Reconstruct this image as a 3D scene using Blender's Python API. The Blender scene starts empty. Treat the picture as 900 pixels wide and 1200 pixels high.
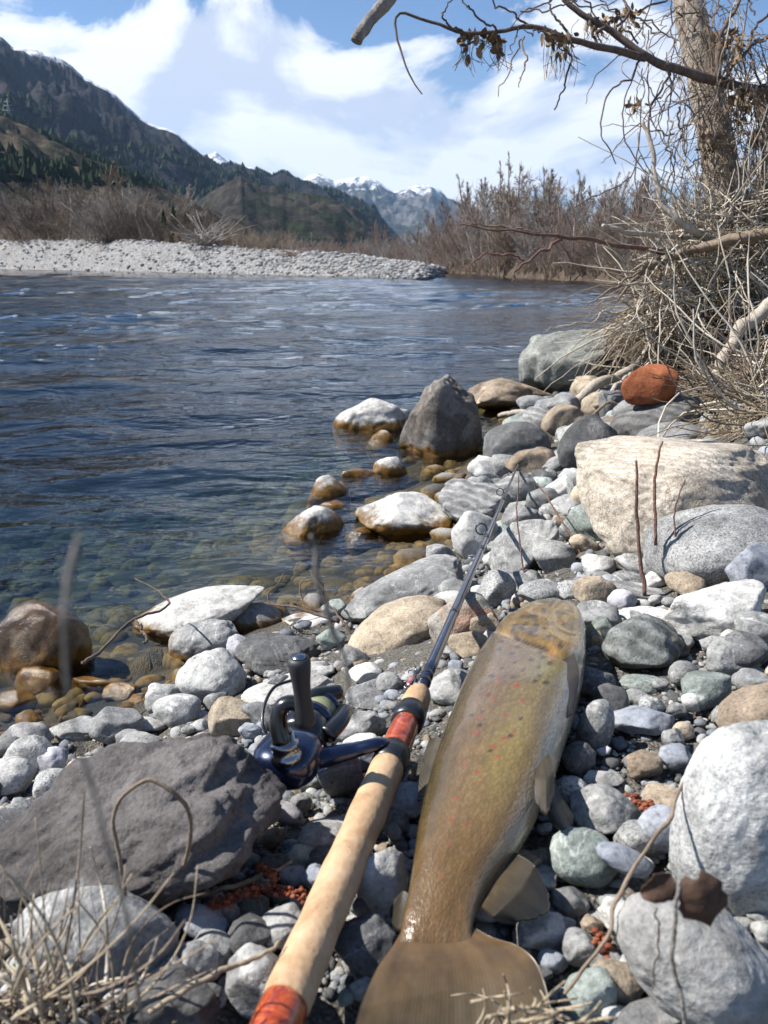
import bpy, math, random
import numpy as np
from mathutils import Vector, Matrix

# ------------------------------------------------------------------ camera
sc = bpy.context.scene
COL = sc.collection
FPX, CX, CY = 900.0, 450.0, 600.0          # the photograph's focal length and centre in its pixels
CZ = 0.62                                  # camera height above the water
PITCH = math.atan(290.0 / FPX)
cam_d = bpy.data.cameras.new('camera'); cam = bpy.data.objects.new('camera', cam_d); COL.objects.link(cam)
cam.location = (0, 0, CZ); cam.rotation_euler = (math.pi/2 - PITCH, 0, 0)
cam_d.sensor_fit = 'HORIZONTAL'; cam_d.sensor_width = 36; cam_d.lens = 36
cam_d.clip_start = 0.02; cam_d.clip_end = 30000
cam_d.dof.use_dof = True; cam_d.dof.focus_distance = 1.0; cam_d.dof.aperture_fstop = 21
sc.camera = cam

# ------------------------------------------------------------------ light
SUN_AZ, SUN_EL = math.radians(-82), math.radians(47)
SUN = Vector((math.sin(SUN_AZ)*math.cos(SUN_EL), math.cos(SUN_AZ)*math.cos(SUN_EL), math.sin(SUN_EL)))
sl = bpy.data.lights.new('sun', 'SUN'); sl.energy = 5.0; sl.angle = math.radians(0.53); sl.color = (1, .965, .915)
so = bpy.data.objects.new('sun', sl); COL.objects.link(so); so.rotation_euler = SUN.to_track_quat('Z', 'Y').to_euler()
sc.view_settings.view_transform = 'Standard'; sc.view_settings.look = 'None'
sc.view_settings.gamma = 1; sc.view_settings.use_curve_mapping = False
sc.view_settings.exposure = 0.95
cy = sc.cycles; cy.max_bounces = 7; cy.diffuse_bounces = 2; cy.glossy_bounces = 3; cy.transmission_bounces = 4; cy.transparent_max_bounces = 10; cy.volume_bounces = 0
cy.caustics_reflective = False; cy.caustics_refractive = False

def make_world():
    w = bpy.data.worlds.new('World'); sc.world = w; w.use_nodes = True
    nt = w.node_tree; N = nt.nodes; L = nt.links
    for n in list(N): N.remove(n)
    out = N.new('ShaderNodeOutputWorld'); bg = N.new('ShaderNodeBackground')
    sky = N.new('ShaderNodeTexSky'); sky.sky_type = 'NISHITA'; sky.sun_disc = False
    sky.sun_elevation = SUN_EL; sky.sun_rotation = SUN_AZ; sky.altitude = 1300; sky.air_density = 1.0; sky.dust_density = .1; sky.ozone_density = 3.0
    tc = N.new('ShaderNodeTexCoord'); sep = N.new('ShaderNodeSeparateXYZ'); L.new(tc.outputs['Generated'], sep.inputs[0])
    def math_(op, a, b=None, c=None):
        m = N.new('ShaderNodeMath'); m.operation = op
        for i, x in enumerate((a, b, c)):
            if x is None: continue
            if isinstance(x, (int, float)): m.inputs[i].default_value = x
            else: L.new(x, m.inputs[i])
        return m.outputs[0]
    zc = math_('MAXIMUM', sep.outputs[2], 0.0)
    den = math_('ADD', zc, 0.16)
    px = math_('DIVIDE', sep.outputs[0], den); py = math_('DIVIDE', sep.outputs[1], den)
    cmb = N.new('ShaderNodeCombineXYZ'); L.new(px, cmb.inputs[0]); L.new(py, cmb.inputs[1])
    def noise(scale, detail, rough, off, dist=0.0, vec=None, sc3=(1, 1, 1)):
        mp = N.new('ShaderNodeMapping'); mp.inputs['Location'].default_value = off; mp.inputs['Scale'].default_value = sc3
        L.new(vec or cmb.outputs[0], mp.inputs[0])
        n = N.new('ShaderNodeTexNoise'); n.inputs['Scale'].default_value = scale; n.inputs['Detail'].default_value = detail
        n.inputs['Roughness'].default_value = rough; n.inputs['Distortion'].default_value = dist; L.new(mp.outputs[0], n.inputs['Vector'])
        return n.outputs['Fac']
    def ramp(f, stops):
        r = N.new('ShaderNodeValToRGB'); e = r.color_ramp.elements
        e[0].position, e[0].color = stops[0][0], (*stops[0][1], 1); e[1].position, e[1].color = stops[-1][0], (*stops[-1][1], 1)
        for p, c in stops[1:-1]: x = e.new(p); x.color = (*c, 1)
        L.new(f, r.inputs[0]); return r.outputs[0]
    # cumulus banks low in the sky, thinner and broken higher up
    def vm(op, a, b=None):
        m = N.new('ShaderNodeVectorMath'); m.operation = op
        for k, x in enumerate((a, b)):
            if x is None: continue
            if isinstance(x, tuple): m.inputs[k].default_value = x
            else: L.new(x, m.inputs[k])
        return m
    D = tc.outputs['Generated']
    def blob(u, v, ru, rv, w):
        a, b = (u-450)/900., (600-v)/900.; cp, sp = math.cos(PITCH), math.sin(PITCH)
        c = Vector((a, cp+b*sp, -sp+b*cp)).normalized()
        q = vm('MULTIPLY', vm('SUBTRACT', D, tuple(c)).outputs[0], (900./ru, 900./ru, 900./rv)).outputs[0]
        e = math_('POWER', 2.718, math_('MULTIPLY', vm('DOT_PRODUCT', q, q).outputs['Value'], -1.0))
        return math_('MULTIPLY', e, w)
    tot = None
    for bl in [(60, 60, 210, 110, .10), (300, 70, 120, 90, .16), (560, 170, 260, 50, .12), (200, 170, 300, 45, .10), (455, 50, 60, 60, -.09), (205, 2, 60, 22, -.10), (530, 130, 50, 50, -.03), (620, 60, 120, 60, .05), (760, 130, 140, 60, .07), (330, 130, 320, 70, .08), (430, -30, 160, 40, -.07), (-250, 60, 260, 120, .08), (1100, 90, 260, 120, .06)]:
        x = blob(*bl); tot = x if tot is None else math_('ADD', tot, x)
    n1 = noise(4.6, 10, .58, (1.3, .35, 0), .35, vec=D, sc3=(1, 1, 2.1))
    n1u = noise(4.6, 6, .52, (1.3-.035, .35, .075), .35, vec=D, sc3=(1, 1, 2.1))
    n2 = noise(.5, 6, .6, (7.1, 2.0, 3.0), .8, sc3=(.35, 1.6, 1))
    high = ramp(zc, [(.0, (0, 0, 0)), (.12, (.045,)*3), (.2, (.13,)*3), (.32, (.20,)*3), (.6, (.22,)*3)])
    d1 = math_('SUBTRACT', math_('ADD', n1, tot), high)
    m1 = ramp(d1, [(.445, (0, 0, 0)), (.487, (.75,)*3), (.53, (1, 1, 1))])
    m2 = ramp(math_('SUBTRACT', n2, high), [(.38, (0, 0, 0)), (.74, (.5,)*3)])
    mask = math_('MAXIMUM', m1, m2)
    rel = math_('SUBTRACT', n1, n1u); thick = math_('MULTIPLY', math_('SUBTRACT', d1, .54), -.75)
    sh = math_('ADD', math_('ADD', math_('MULTIPLY', rel, 2.6), thick), .52)
    ccol = ramp(sh, [(.26, (8.2, 8.9, 10.6)), (.42, (11.2, 11.6, 12.6)), (.56, (14.0, 14.0, 14.0))])
    mix = N.new('ShaderNodeMix'); mix.data_type = 'RGBA'
    deep = vm('MULTIPLY', sky.outputs[0], (1.30, 1.42, 1.54)).outputs[0]
    L.new(mask, mix.inputs['Factor']); L.new(deep, mix.inputs['A']); L.new(ccol, mix.inputs['B'])
    L.new(mix.outputs['Result'], bg.inputs[0]); bg.inputs[1].default_value = 0.046
    L.new(bg.outputs[0], out.inputs[0])
make_world()

# ------------------------------------------------------------------ helpers
CP, SP = math.cos(PITCH), math.sin(PITCH)
def ray(u, v):
    a, b = (u-CX)/FPX, (CY-v)/FPX
    return np.array([a, CP + b*SP, -SP + b*CP])
def PD(u, v, d):                           # point at depth d along the pixel's ray
    return np.array([0, 0, CZ]) + ray(u, v)*d
def PZ(u, v, z):                           # where the pixel's ray meets height z
    r = ray(u, v); return np.array([0, 0, CZ]) + r*((z-CZ)/r[2])
def proj(P):
    P = np.asarray(P, float) - np.array([0, 0, CZ])
    x = P[..., 0]; y = P[..., 1]*CP - P[..., 2]*SP; z = P[..., 1]*SP + P[..., 2]*CP
    return CX + FPX*x/y, CY - FPX*z/y
def depth_of(P): return P[1]*CP - (P[2]-CZ)*SP

def hash3(ix, iy, iz, seed):
    h = (ix*374761393 + iy*668265263 + iz*2147483647 + seed*1274126177) & 0xFFFFFFFF
    h = ((h ^ (h >> 13))*1274126177) & 0xFFFFFFFF
    h = ((h ^ (h >> 16))*2246822519) & 0xFFFFFFFF
    return ((h ^ (h >> 15)) & 0xFFFFFF)/float(0xFFFFFF)
def vnoise(p, seed=0):                     # value noise in -1..1
    p = np.asarray(p, float)
    if p.shape[1] == 2: p = np.column_stack([p, np.zeros(len(p))])
    i = np.floor(p).astype(np.int64); f = p - i; f = f*f*f*(f*(f*6-15)+10)
    r = 0
    for dx in (0, 1):
        wx = f[:, 0] if dx else 1-f[:, 0]
        for dy in (0, 1):
            wy = f[:, 1] if dy else 1-f[:, 1]
            for dz in (0, 1):
                wz = f[:, 2] if dz else 1-f[:, 2]
                r = r + wx*wy*wz*hash3(i[:, 0]+dx, i[:, 1]+dy, i[:, 2]+dz, seed)
    return r*2-1
def fbm(p, seed=0, oct=4, gain=.5, lac=2.03):
    a, s, t = 1.0, 0, 0
    p = np.asarray(p, float)
    for k in range(oct):
        s = s + a*vnoise(p, seed+k*17); t += a; a *= gain; p = p*lac
        q = p.copy(); q[:, 0] = .8*p[:, 0]-.6*p[:, 1]+3.7; q[:, 1] = .6*p[:, 0]+.8*p[:, 1]-1.9; p = q
    return s/t

def mesh(name, V, F, uv=None, col=None, smooth=True):
    """F: list of int arrays (n,3) / (n,4)"""
    me = bpy.data.meshes.new(name); V = np.asarray(V, np.float32)
    if isinstance(F, np.ndarray): F = [F]
    F = [np.asarray(f, np.int32) for f in F if len(f)]
    me.vertices.add(len(V)); me.vertices.foreach_set('co', V.ravel())
    loops = np.concatenate([f.ravel() for f in F]); cnt = np.concatenate([np.full(len(f), f.shape[1], np.int32) for f in F])
    me.loops.add(len(loops)); me.loops.foreach_set('vertex_index', loops)
    me.polygons.add(len(cnt)); st = np.concatenate([[0], np.cumsum(cnt)[:-1]]).astype(np.int32)
    me.polygons.foreach_set('loop_start', st); me.polygons.foreach_set('loop_total', cnt)
    me.polygons.foreach_set('use_smooth', np.full(len(cnt), smooth))
    me.update(calc_edges=True); me.validate()
    if uv is not None:
        l = me.uv_layers.new(name='UVMap'); l.data.foreach_set('uv', np.asarray(uv, np.float32)[loops].ravel())
    if col is not None:
        a = me.color_attributes.new('Col', 'FLOAT_COLOR', 'POINT')
        c = np.ones((len(V), 4), np.float32); c[:, :3] = col; a.data.foreach_set('color', c.ravel())
    return me
def obj(name, me, mat=None, parent=None, loc=None):
    o = bpy.data.objects.new(name, me); COL.objects.link(o)
    if mat is not None and me is not None and not me.materials: me.materials.append(mat)
    if loc is not None: o.location = loc
    if parent is not None:
        o.parent = parent
        if parent.type == "EMPTY" and loc is None: o.location = -Vector(parent.location)   # mesh written in world coordinates
    return o
def tag(o, label, cat, group=None):
    o['label'] = label; o['category'] = cat
    if group: o['group'] = group
    return o
def struct(o): o['kind'] = 'structure'; return o
def stuff(o): o['kind'] = 'stuff'; return o
def thing(name, label, cat, loc=(0, 0, 0), group=None):
    return tag(obj(name, None, loc=loc), label, cat, group)

class B:                                   # collects geometry for one mesh
    def __init__(s): s.V, s.T, s.Q, s.n = [], [], [], 0
    def add(s, V, T=None, Q=None):
        V = np.asarray(V, float)
        if T is not None and len(T): s.T.append(np.asarray(T)+s.n)
        if Q is not None and len(Q): s.Q.append(np.asarray(Q)+s.n)
        s.V.append(V); s.n += len(V); return s
    def mesh(s, name, **k):
        F = []
        if s.T: F.append(np.concatenate(s.T))
        if s.Q: F.append(np.concatenate(s.Q))
        return mesh(name, np.concatenate(s.V), F, **k)
def spline(P, n):                          # Catmull-Rom through P
    P = np.asarray(P, float)
    if len(P) < 3: return P[0] + (P[-1]-P[0])*np.linspace(0, 1, n)[:, None]
    Q = np.vstack([2*P[0]-P[1], P, 2*P[-1]-P[-2]]); t = np.linspace(0, len(P)-1-1e-6, n)
    i = t.astype(int); f = (t-i)[:, None]
    a, b, c, d = Q[i], Q[i+1], Q[i+2], Q[i+3]
    return .5*(2*b + (c-a)*f + (2*a-5*b+4*c-d)*f**2 + (3*b-a-3*c+d)*f**3)
def tube(P, R, n=6, cap=True, flat=1.0):
    P = np.asarray(P, float); m = len(P); R = np.broadcast_to(np.asarray(R, float), (m,))
    T = np.gradient(P, axis=0); T /= np.linalg.norm(T, axis=1)[:, None] + 1e-12
    a = np.array([0, 0, 1.0]) if abs(T[0, 2]) < .9 else np.array([1.0, 0, 0])
    u = np.cross(T[0], a); u /= np.linalg.norm(u); U = []
    for k in range(m):
        u = u - T[k]*np.dot(u, T[k]); u /= np.linalg.norm(u)+1e-12; U.append(u)
    U = np.array(U); W = np.cross(T, U); th = np.arange(n)*2*math.pi/n
    V = (P[:, None] + R[:, None, None]*(U[:, None]*np.cos(th)[None, :, None] + flat*W[:, None]*np.sin(th)[None, :, None])).reshape(-1, 3)
    i = np.arange(m-1)[:, None]*n; j = np.arange(n)[None]; j2 = (j+1) % n
    Q = np.stack([i+j, i+j2, i+n+j2, i+n+j], -1).reshape(-1, 4); Tt = []
    if cap:
        V = np.vstack([V, P[0], P[-1]]); c0 = m*n; b = (m-1)*n
        Tt = np.array([[c0, (k+1) % n, k] for k in range(n)] + [[c0+1, b+k, b+(k+1) % n] for k in range(n)])
    return V, Tt, Q
def tubes(P, R, n=3):                      # many open tubes at once: P (k, m, 3), R (k, m)
    P = np.asarray(P, float); k, m, _ = P.shape; T = np.gradient(P, axis=1); T /= np.linalg.norm(T, axis=2, keepdims=True)+1e-12
    a = np.where(np.abs(T[:, :1, 2:3]) < .8, np.array([0, 0, 1.0]), np.array([1.0, 0, 0])); U = np.cross(T, np.broadcast_to(a, T.shape)); U /= np.linalg.norm(U, axis=2, keepdims=True)+1e-9; W = np.cross(T, U)
    th = np.arange(n)*2*math.pi/n
    V = P[:, :, None] + R[:, :, None, None]*(U[:, :, None]*np.cos(th)[:, None] + W[:, :, None]*np.sin(th)[:, None])
    i = (np.arange(k)[:, None, None]*m + np.arange(m-1)[None, :, None])*n; j = np.arange(n)[None, None]; j2 = (j+1) % n
    return V.reshape(-1, 3), None, np.stack([i+j, i+j2, i+n+j2, i+n+j], -1).reshape(-1, 4)
def lathe(axis_pts, prof, n=24):           # profile (t along axis 0..1, radius)
    a, b = np.asarray(axis_pts[0], float), np.asarray(axis_pts[1], float)
    prof = np.asarray(prof, float); d = (b-a)/np.linalg.norm(b-a)
    x = np.cross(d, [0, 0, 1.0] if abs(d[2]) < .9 else [1.0, 0, 0]); x /= np.linalg.norm(x); y = np.cross(d, x)
    th = np.arange(n)*2*math.pi/n; m = len(prof)
    V = (a + (b-a)*prof[:, 0, None])[:, None] + prof[:, 1, None, None]*(x*np.cos(th)[:, None] + y*np.sin(th)[:, None])[None]
    V = V.reshape(-1, 3); i = np.arange(m-1)[:, None]*n; j = np.arange(n)[None]; j2 = (j+1) % n
    Q = np.stack([i+j, i+j2, i+n+j2, i+n+j], -1).reshape(-1, 4)
    V = np.vstack([V, a+(b-a)*prof[0, 0], a+(b-a)*prof[-1, 0]]); c0 = m*n; e = (m-1)*n
    T = np.array([[c0, (k+1) % n, k] for k in range(n)] + [[c0+1, e+k, e+(k+1) % n] for k in range(n)])
    return V, T, Q
def grid_faces(a, b):                      # a rows, b columns
    i = np.arange(a-1)[:, None]*b; j = np.arange(b-1)[None]
    return np.stack([i+j, i+j+1, i+b+j+1, i+b+j], -1).reshape(-1, 4)
_ico = {}
def ico(sub):
    if sub not in _ico:
        import bmesh
        bm = bmesh.new(); bmesh.ops.create_icosphere(bm, subdivisions=sub, radius=1)
        _ico[sub] = (np.array([v.co[:] for v in bm.verts]), np.array([[v.index for v in f.verts] for f in bm.faces])); bm.free()
    return _ico[sub]

# ------------------------------------------------------------------ materials
class NT:
    def __init__(s, name):
        s.m = bpy.data.materials.new(name); s.m.use_nodes = True; s.nt = s.m.node_tree; s.N = s.nt.nodes
        s.b = s.N['Principled BSDF']; s.out = s.N['Material Output']
    def new(s, t, **k):
        n = s.N.new('ShaderNode'+t)
        for a, v in k.items(): setattr(n, a, v)
        return n
    def put(s, sock, v):
        if isinstance(v, bpy.types.NodeSocket): s.nt.links.new(v, sock)
        elif isinstance(v, (tuple, list)) and len(v) == 3 and sock.type == 'RGBA': sock.default_value = (*v, 1)
        else: sock.default_value = v
    def math(s, op, a, b=None, clamp=False):
        n = s.new('Math', operation=op, use_clamp=clamp); s.put(n.inputs[0], a)
        if b is not None: s.put(n.inputs[1], b)
        return n.outputs[0]
    def coord(s, kind='Object', scale=(1, 1, 1), rnd=False, rot=(0, 0, 0)):
        t = s.new('TexCoord'); v = t.outputs[kind]
        if kind == 'World': pass
        if rnd:
            oi = s.new('ObjectInfo'); a = s.new('VectorMath', operation='ADD'); s.put(a.inputs[0], v)
            c = s.new('CombineXYZ'); r = s.math('MULTIPLY', oi.outputs['Random'], 37.0)
            for k in range(3): s.put(c.inputs[k], r)
            s.put(a.inputs[1], c.outputs[0]); v = a.outputs[0]
        if scale != (1, 1, 1) or rot != (0, 0, 0):
            mp = s.new('Mapping'); s.put(mp.inputs[0], v); mp.inputs['Scale'].default_value = scale; mp.inputs['Rotation'].default_value = rot; v = mp.outputs[0]
        return v
    def noise(s, vec, scale, detail=4, rough=.55, dist=0):
        n = s.new('TexNoise'); s.put(n.inputs['Vector'], vec); n.inputs['Scale'].default_value = scale
        n.inputs['Detail'].default_value = detail; n.inputs['Roughness'].default_value = rough; n.inputs['Distortion'].default_value = dist
        return n.outputs['Fac']
    def vor(s, vec, scale, feature='F1', out='Distance'):
        n = s.new('TexVoronoi', feature=feature); s.put(n.inputs['Vector'], vec); n.inputs['Scale'].default_value = scale
        return n.outputs[out]
    def ramp(s, f, stops, interp='LINEAR'):
        r = s.new('ValToRGB'); r.color_ramp.interpolation = interp; e = r.color_ramp.elements
        g = lambda c: (c, c, c, 1) if isinstance(c, (int, float)) else (*c, 1)
        e[0].position, e[0].color = stops[0][0], g(stops[0][1]); e[1].position, e[1].color = stops[-1][0], g(stops[-1][1])
        for p, c in stops[1:-1]: x = e.new(p); x.color = g(c)
        s.put(r.inputs[0], f); return r.outputs[0]
    def mix(s, f, a, b, mode='MIX'):
        n = s.new('Mix', data_type='RGBA', blend_type=mode); s.put(n.inputs['Factor'], f); s.put(n.inputs['A'], a); s.put(n.inputs['B'], b)
        return n.outputs['Result']
    def bump(s, h, strength=.3, dist=.01, normal=None):
        n = s.new('Bump'); n.inputs['Strength'].default_value = strength; n.inputs['Distance'].default_value = dist; s.put(n.inputs['Height'], h)
        if normal is not None: s.put(n.inputs['Normal'], normal)
        return n.outputs[0]
    def done(s, color=None, rough=None, normal=None, **k):
        if color is not None: s.put(s.b.inputs['Base Color'], color)
        if rough is not None: s.put(s.b.inputs['Roughness'], rough)
        if normal is not None: s.put(s.b.inputs['Normal'], normal)
        for a, v in k.items(): s.put(s.b.inputs[a.replace('_', ' ')], v)
        return s.m

def pos_z(t):
    g = t.new('NewGeometry'); x = t.new('SeparateXYZ'); t.put(x.inputs[0], g.outputs['Position']); return x.outputs[2], g

def stone_mat(name, c1, c2, vein=None, speck=.35, band=None, patch=None, crust=None, wet=False, rough=.85, bump=.5):
    t = NT(name); co = t.coord('Object', rnd=True)
    n1 = t.noise(co, 16, 5, .6, .3); col = t.ramp(n1, [(.32, c1), (.68, c2)])
    if band:
        w = t.new('TexWave', wave_type='BANDS', bands_direction='DIAGONAL'); t.put(w.inputs['Vector'], co)
        w.inputs['Scale'].default_value = band[1]; w.inputs['Distortion'].default_value = 5; w.inputs['Detail'].default_value = 4; w.inputs['Detail Scale'].default_value = 1.4
        col = t.mix(t.ramp(w.outputs['Fac'], [(.4, 0), (.9, .7)]), col, band[0])
    if patch:
        n = t.noise(co, 9, 3, .5, .5); col = t.mix(t.ramp(n, [(.52, 0), (.57, 1)]), col, patch)
    if vein:
        n = t.noise(co, 11, 6, .55, 1.2); col = t.mix(t.ramp(n, [(.488, 0), (.5, .8), (.512, 0)]), col, vein)
    z, g = pos_z(t); pn = t.noise(g.outputs['Position'], 26, 7, .7)
    zz = t.math('ADD', z, t.math('MULTIPLY', t.math('SUBTRACT', pn, .5), .085))
    if crust:                              # dried lime on the tops of stones that stand in the river
        col = t.mix(t.ramp(zz, [(crust[1]-.01, 0), (crust[1]+.012, .92)]), col, t.ramp(t.noise(co, 26, 7, .7, .5), [(.3, tuple(c*.55 for c in crust[0])), (.55, crust[0]), (.7, tuple(c*1.15 for c in crust[0]))]))
    # mineral speckle, lichen-like blotches
    s1 = t.noise(co, 420, 3, .7); col = t.mix(1.0, col, t.ramp(s1, [(.3, 1-speck), (.5, 1.0), (.72, 1+speck*.7)]), 'MULTIPLY')
    s2 = t.vor(co, 120); col = t.mix(.7, col, t.ramp(s2, [(.05, .35), (.24, 1.0)]), 'MULTIPLY')
    s3 = t.noise(co, 55, 7, .72, .6); col = t.mix(.95, col, t.ramp(s3, [(.3, .5), (.5, 1.0), (.7, 1.28)]), 'MULTIPLY')
    s4 = t.noise(co, 7, 5, .6, .8); col = t.mix(.7, col, t.ramp(s4, [(.36, .55), (.5, 1.0), (.66, 1.12)]), 'MULTIPLY')
    oi = t.new('ObjectInfo'); br = t.ramp(oi.outputs['Random'], [(0, .82), (1, 1.15)]); col = t.mix(1.0, col, br, 'MULTIPLY')
    alg = t.ramp(t.noise(g.outputs['Position'], 40, 4, .6), [(.3, (.045, .022, .006)), (.55, (.17, .085, .016)), (.75, (.10, .075, .02))])
    under = t.ramp(zz, [(.012, 1), (.032, 0)])
    col = t.mix(under, col, alg)
    r = t.math('SUBTRACT', rough, t.math('MULTIPLY', under, .55))
    if wet: r = .16
    h = t.math('ADD', t.math('MULTIPLY', t.noise(co, 70, 8, .68), 1.0), t.math('MULTIPLY', t.noise(co, 380, 4, .6), .3))
    if vein or band: pass
    return t.done(col, r, t.bump(h, bump, .006), Specular_IOR_Level=.5 if wet else .25)
# ------------------------------------------------------------------ terrain
_land = [(450,1200,.27),(0,1200,.30),(900,1200,.29),(225,1200,.28),(675,1200,.27),(450,1000,.262),(150,1000,.22),(0,1000,.15),
 (750,1000,.272),(900,950,.29),(600,880,.26),(450,900,.245),(300,900,.18),(150,900,.075),(0,900,.045),(0,862,.0),(150,846,.01),
 (230,836,.045),(330,840,.11),(420,840,.18),(205,795,0),(280,780,.035),(350,760,.045),(400,770,.09),(480,800,.18),(330,728,.0),
 (420,704,.015),(450,722,.05),(540,740,.155),(600,720,.215),(700,800,.25),(800,800,.265),(900,800,.29),(500,658,.0),(540,662,.05),
 (600,660,.105),(680,705,.215),(780,720,.235),(900,720,.28),(528,606,.0),(562,602,.03),(640,620,.10),(700,640,.15),(900,640,.27),
 (560,552,.015),(620,560,.07),(690,560,.11),(800,560,.21),(900,560,.29),(600,484,.0),(640,500,.05),(700,500,.10),(780,490,.18),
 (880,490,.28),(625,458,-.02),(680,460,.04),(730,440,.10),(800,440,.22),(900,430,.34),(735,402,.04),(785,392,.2),(860,385,.33)]
_water = [(50,760,-.06),(100,800,-.03),(0,790,-.05),(130,720,-.09),(300,690,-.06),(420,668,-.04),(480,625,-.04),(0,650,-.2),(200,620,-.2),
 (350,600,-.1),(430,565,-.08),(500,548,-.04),(330,540,-.22),(100,550,-.36),(450,480,-.2),(540,440,-.2),(300,450,-.55),(0,450,-.75),
 (600,415,-.3),(500,380,-.8),(200,380,-1.0),(690,384,-.2),(695,362,-.6),(450,345,-1.2),(100,345,-1.2)]
_cp = [PZ(*a) for a in _land] + [np.array([*PZ(u, v, 0)[:2], z]) for u, v, z in _water]
_cp += [np.array(a) for a in [(0,-1,.33),(-2,-1,.2),(2,-1,.42),(0,0,.29),(-.6,.1,.27),(.7,.1,.32),(2,1,.38),(3,3,.42),(5,8,.5),(-2,.6,.05),(-3,1,-.3),(-2.2,1.4,-.2)]]
_cp = np.array(_cp)
def _kern(r): return np.sqrt(r*r + .03**2)
_K = _kern(np.linalg.norm(_cp[:, None, :2]-_cp[None, :, :2], axis=2)); _n = len(_cp)
_A = np.zeros((_n+1, _n+1)); _A[:_n, :_n] = _K - np.eye(_n)*.012; _A[_n, :_n] = 1; _A[:_n, _n] = 1
_w = np.linalg.solve(_A, np.append(_cp[:, 2], 0))
def ground(x, y):
    x = np.atleast_1d(np.asarray(x, float)); y = np.atleast_1d(np.asarray(y, float)); out = np.empty_like(x)
    for k in range(0, len(x), 20000):
        a, b = x[k:k+20000], y[k:k+20000]
        out[k:k+20000] = _kern(np.hypot(a[:, None]-_cp[None, :, 0], b[:, None]-_cp[None, :, 1])) @ _w[:_n] + _w[_n]
    q = np.maximum(y-4.5, 0); xs = 1.25 + q*.32 + (q/8)**2
    far = np.clip((x-xs)*.3, -1.3, .6)
    f = np.clip((np.hypot(x, y)-5.0)/4.0, 0, 1); f = np.maximum(f, np.clip((-x-3.5)/2, 0, 1)*(y > -2)); f = f*f*(3-2*f)
    return out*(1-f) + far*f
_gx0, _gy0, _gs = -4.0, -1.0, .02; _nx, _ny = 460, 560
_GX, _GY = np.meshgrid(_gx0+_gs*np.arange(_nx), _gy0+_gs*np.arange(_ny)); _GZ = ground(_GX.ravel(), _GY.ravel()).reshape(_ny, _nx)
_ground_exact = ground
def ground(x, y):
    x = np.atleast_1d(np.asarray(x, float)); y = np.atleast_1d(np.asarray(y, float))
    fx = (x-_gx0)/_gs; fy = (y-_gy0)/_gs; inside = (fx > 0) & (fy > 0) & (fx < _nx-2) & (fy < _ny-2); out = np.empty_like(x)
    a, b = fx[inside], fy[inside]; i, j = a.astype(int), b.astype(int); a, b = a-i, b-j
    out[inside] = (_GZ[j, i]*(1-a) + _GZ[j, i+1]*a)*(1-b) + (_GZ[j+1, i]*(1-a) + _GZ[j+1, i+1]*a)*b
    if (~inside).any(): out[~inside] = _ground_exact(x[~inside], y[~inside])
    return out
def g1(x, y): return float(ground(x, y)[0])
def on_ground(u, v, up=0.0, floor=-9.0):               # march the pixel's ray down to the terrain raised by up
    r = ray(u, v); d = np.concatenate([np.linspace(.12, 3, 600), np.linspace(3.01, 12, 500)])
    P = np.array([0, 0, CZ]) + r*d[:, None]; h = P[:, 2] - np.maximum(ground(P[:, 0], P[:, 1]), floor) - up
    k = np.argmax(h < 0) if (h < 0).any() else len(d)-1
    return P[k], d[k]

def gravel_like(name, cols, scale):
    t = NT(name); co = t.coord('Object'); v = t.new('TexVoronoi'); t.put(v.inputs['Vector'], co); v.inputs['Scale'].default_value = scale
    h = t.new('SeparateColor'); t.put(h.inputs[0], v.outputs['Color'])
    col = t.ramp(h.outputs[0], [(i/(len(cols)-1), c) for i, c in enumerate(cols)])
    col = t.mix(.7, col, t.ramp(v.outputs['Distance'], [(.35, 1.0), (.75, .35)]), 'MULTIPLY')
    col = t.mix(.6, col, t.ramp(t.noise(co, scale*5, 4), [(.3, .7), (.7, 1.2)]), 'MULTIPLY')
    return t, co, v, col
t, co, v, col = gravel_like('shore_ground', [(.07, .06, .05), (.16, .15, .13), (.11, .09, .06), (.2, .19, .17)], 330)
z, g = pos_z(t)
algae = t.ramp(t.noise(g.outputs['Position'], 9, 6, .65, .5), [(.3, (.024, .020, .012)), (.5, (.075, .048, .017)), (.68, (.15, .095, .028))])
v2 = t.vor(g.outputs['Position'], 13); algae = t.mix(.85, algae, t.ramp(v2, [(.25, 1.25), (.6, .35)]), 'MULTIPLY')
col = t.mix(t.ramp(z, [(.0, 1), (.03, 0)]), col, algae)
GROUND_MAT = t.done(col, .9, t.bump(t.math('ADD', v.outputs['Distance'], t.math('MULTIPLY', v2, -1.0)), .6, .01))

az = np.concatenate([np.linspace(-180, -65, 24)[:-1], np.linspace(-65, 65, 280), np.linspace(65, 180, 24)[1:]])*math.pi/180
rr = np.concatenate([[.02], np.geomspace(.08, 9, 220), np.geomspace(9.4, 9000, 70)])
RR, AZ = np.meshgrid(rr, az, indexing='ij'); gx, gy = (RR*np.sin(AZ)).ravel(), (RR*np.cos(AZ)).ravel()
gz = ground(gx, gy); q = np.column_stack([gx, gy])
near = np.exp(-np.hypot(gx, gy)/6)
gz += near*(.010*fbm(q*9, 3, 3) + .006*fbm(q*30, 5, 2)) + (1-near)*.12*fbm(q*.6, 8, 4)*(np.hypot(gx, gy) < 60)
gz -= .012*near*(gz > .03)
gz = np.where(gz < -.03, gz + .035*np.maximum(0, fbm(q*6, 31, 3))*np.exp(-np.hypot(gx, gy)/8), gz)
struct(obj('ground', mesh('ground', np.column_stack([gx, gy, gz]), grid_faces(len(rr), len(az))), GROUND_MAT))

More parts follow.
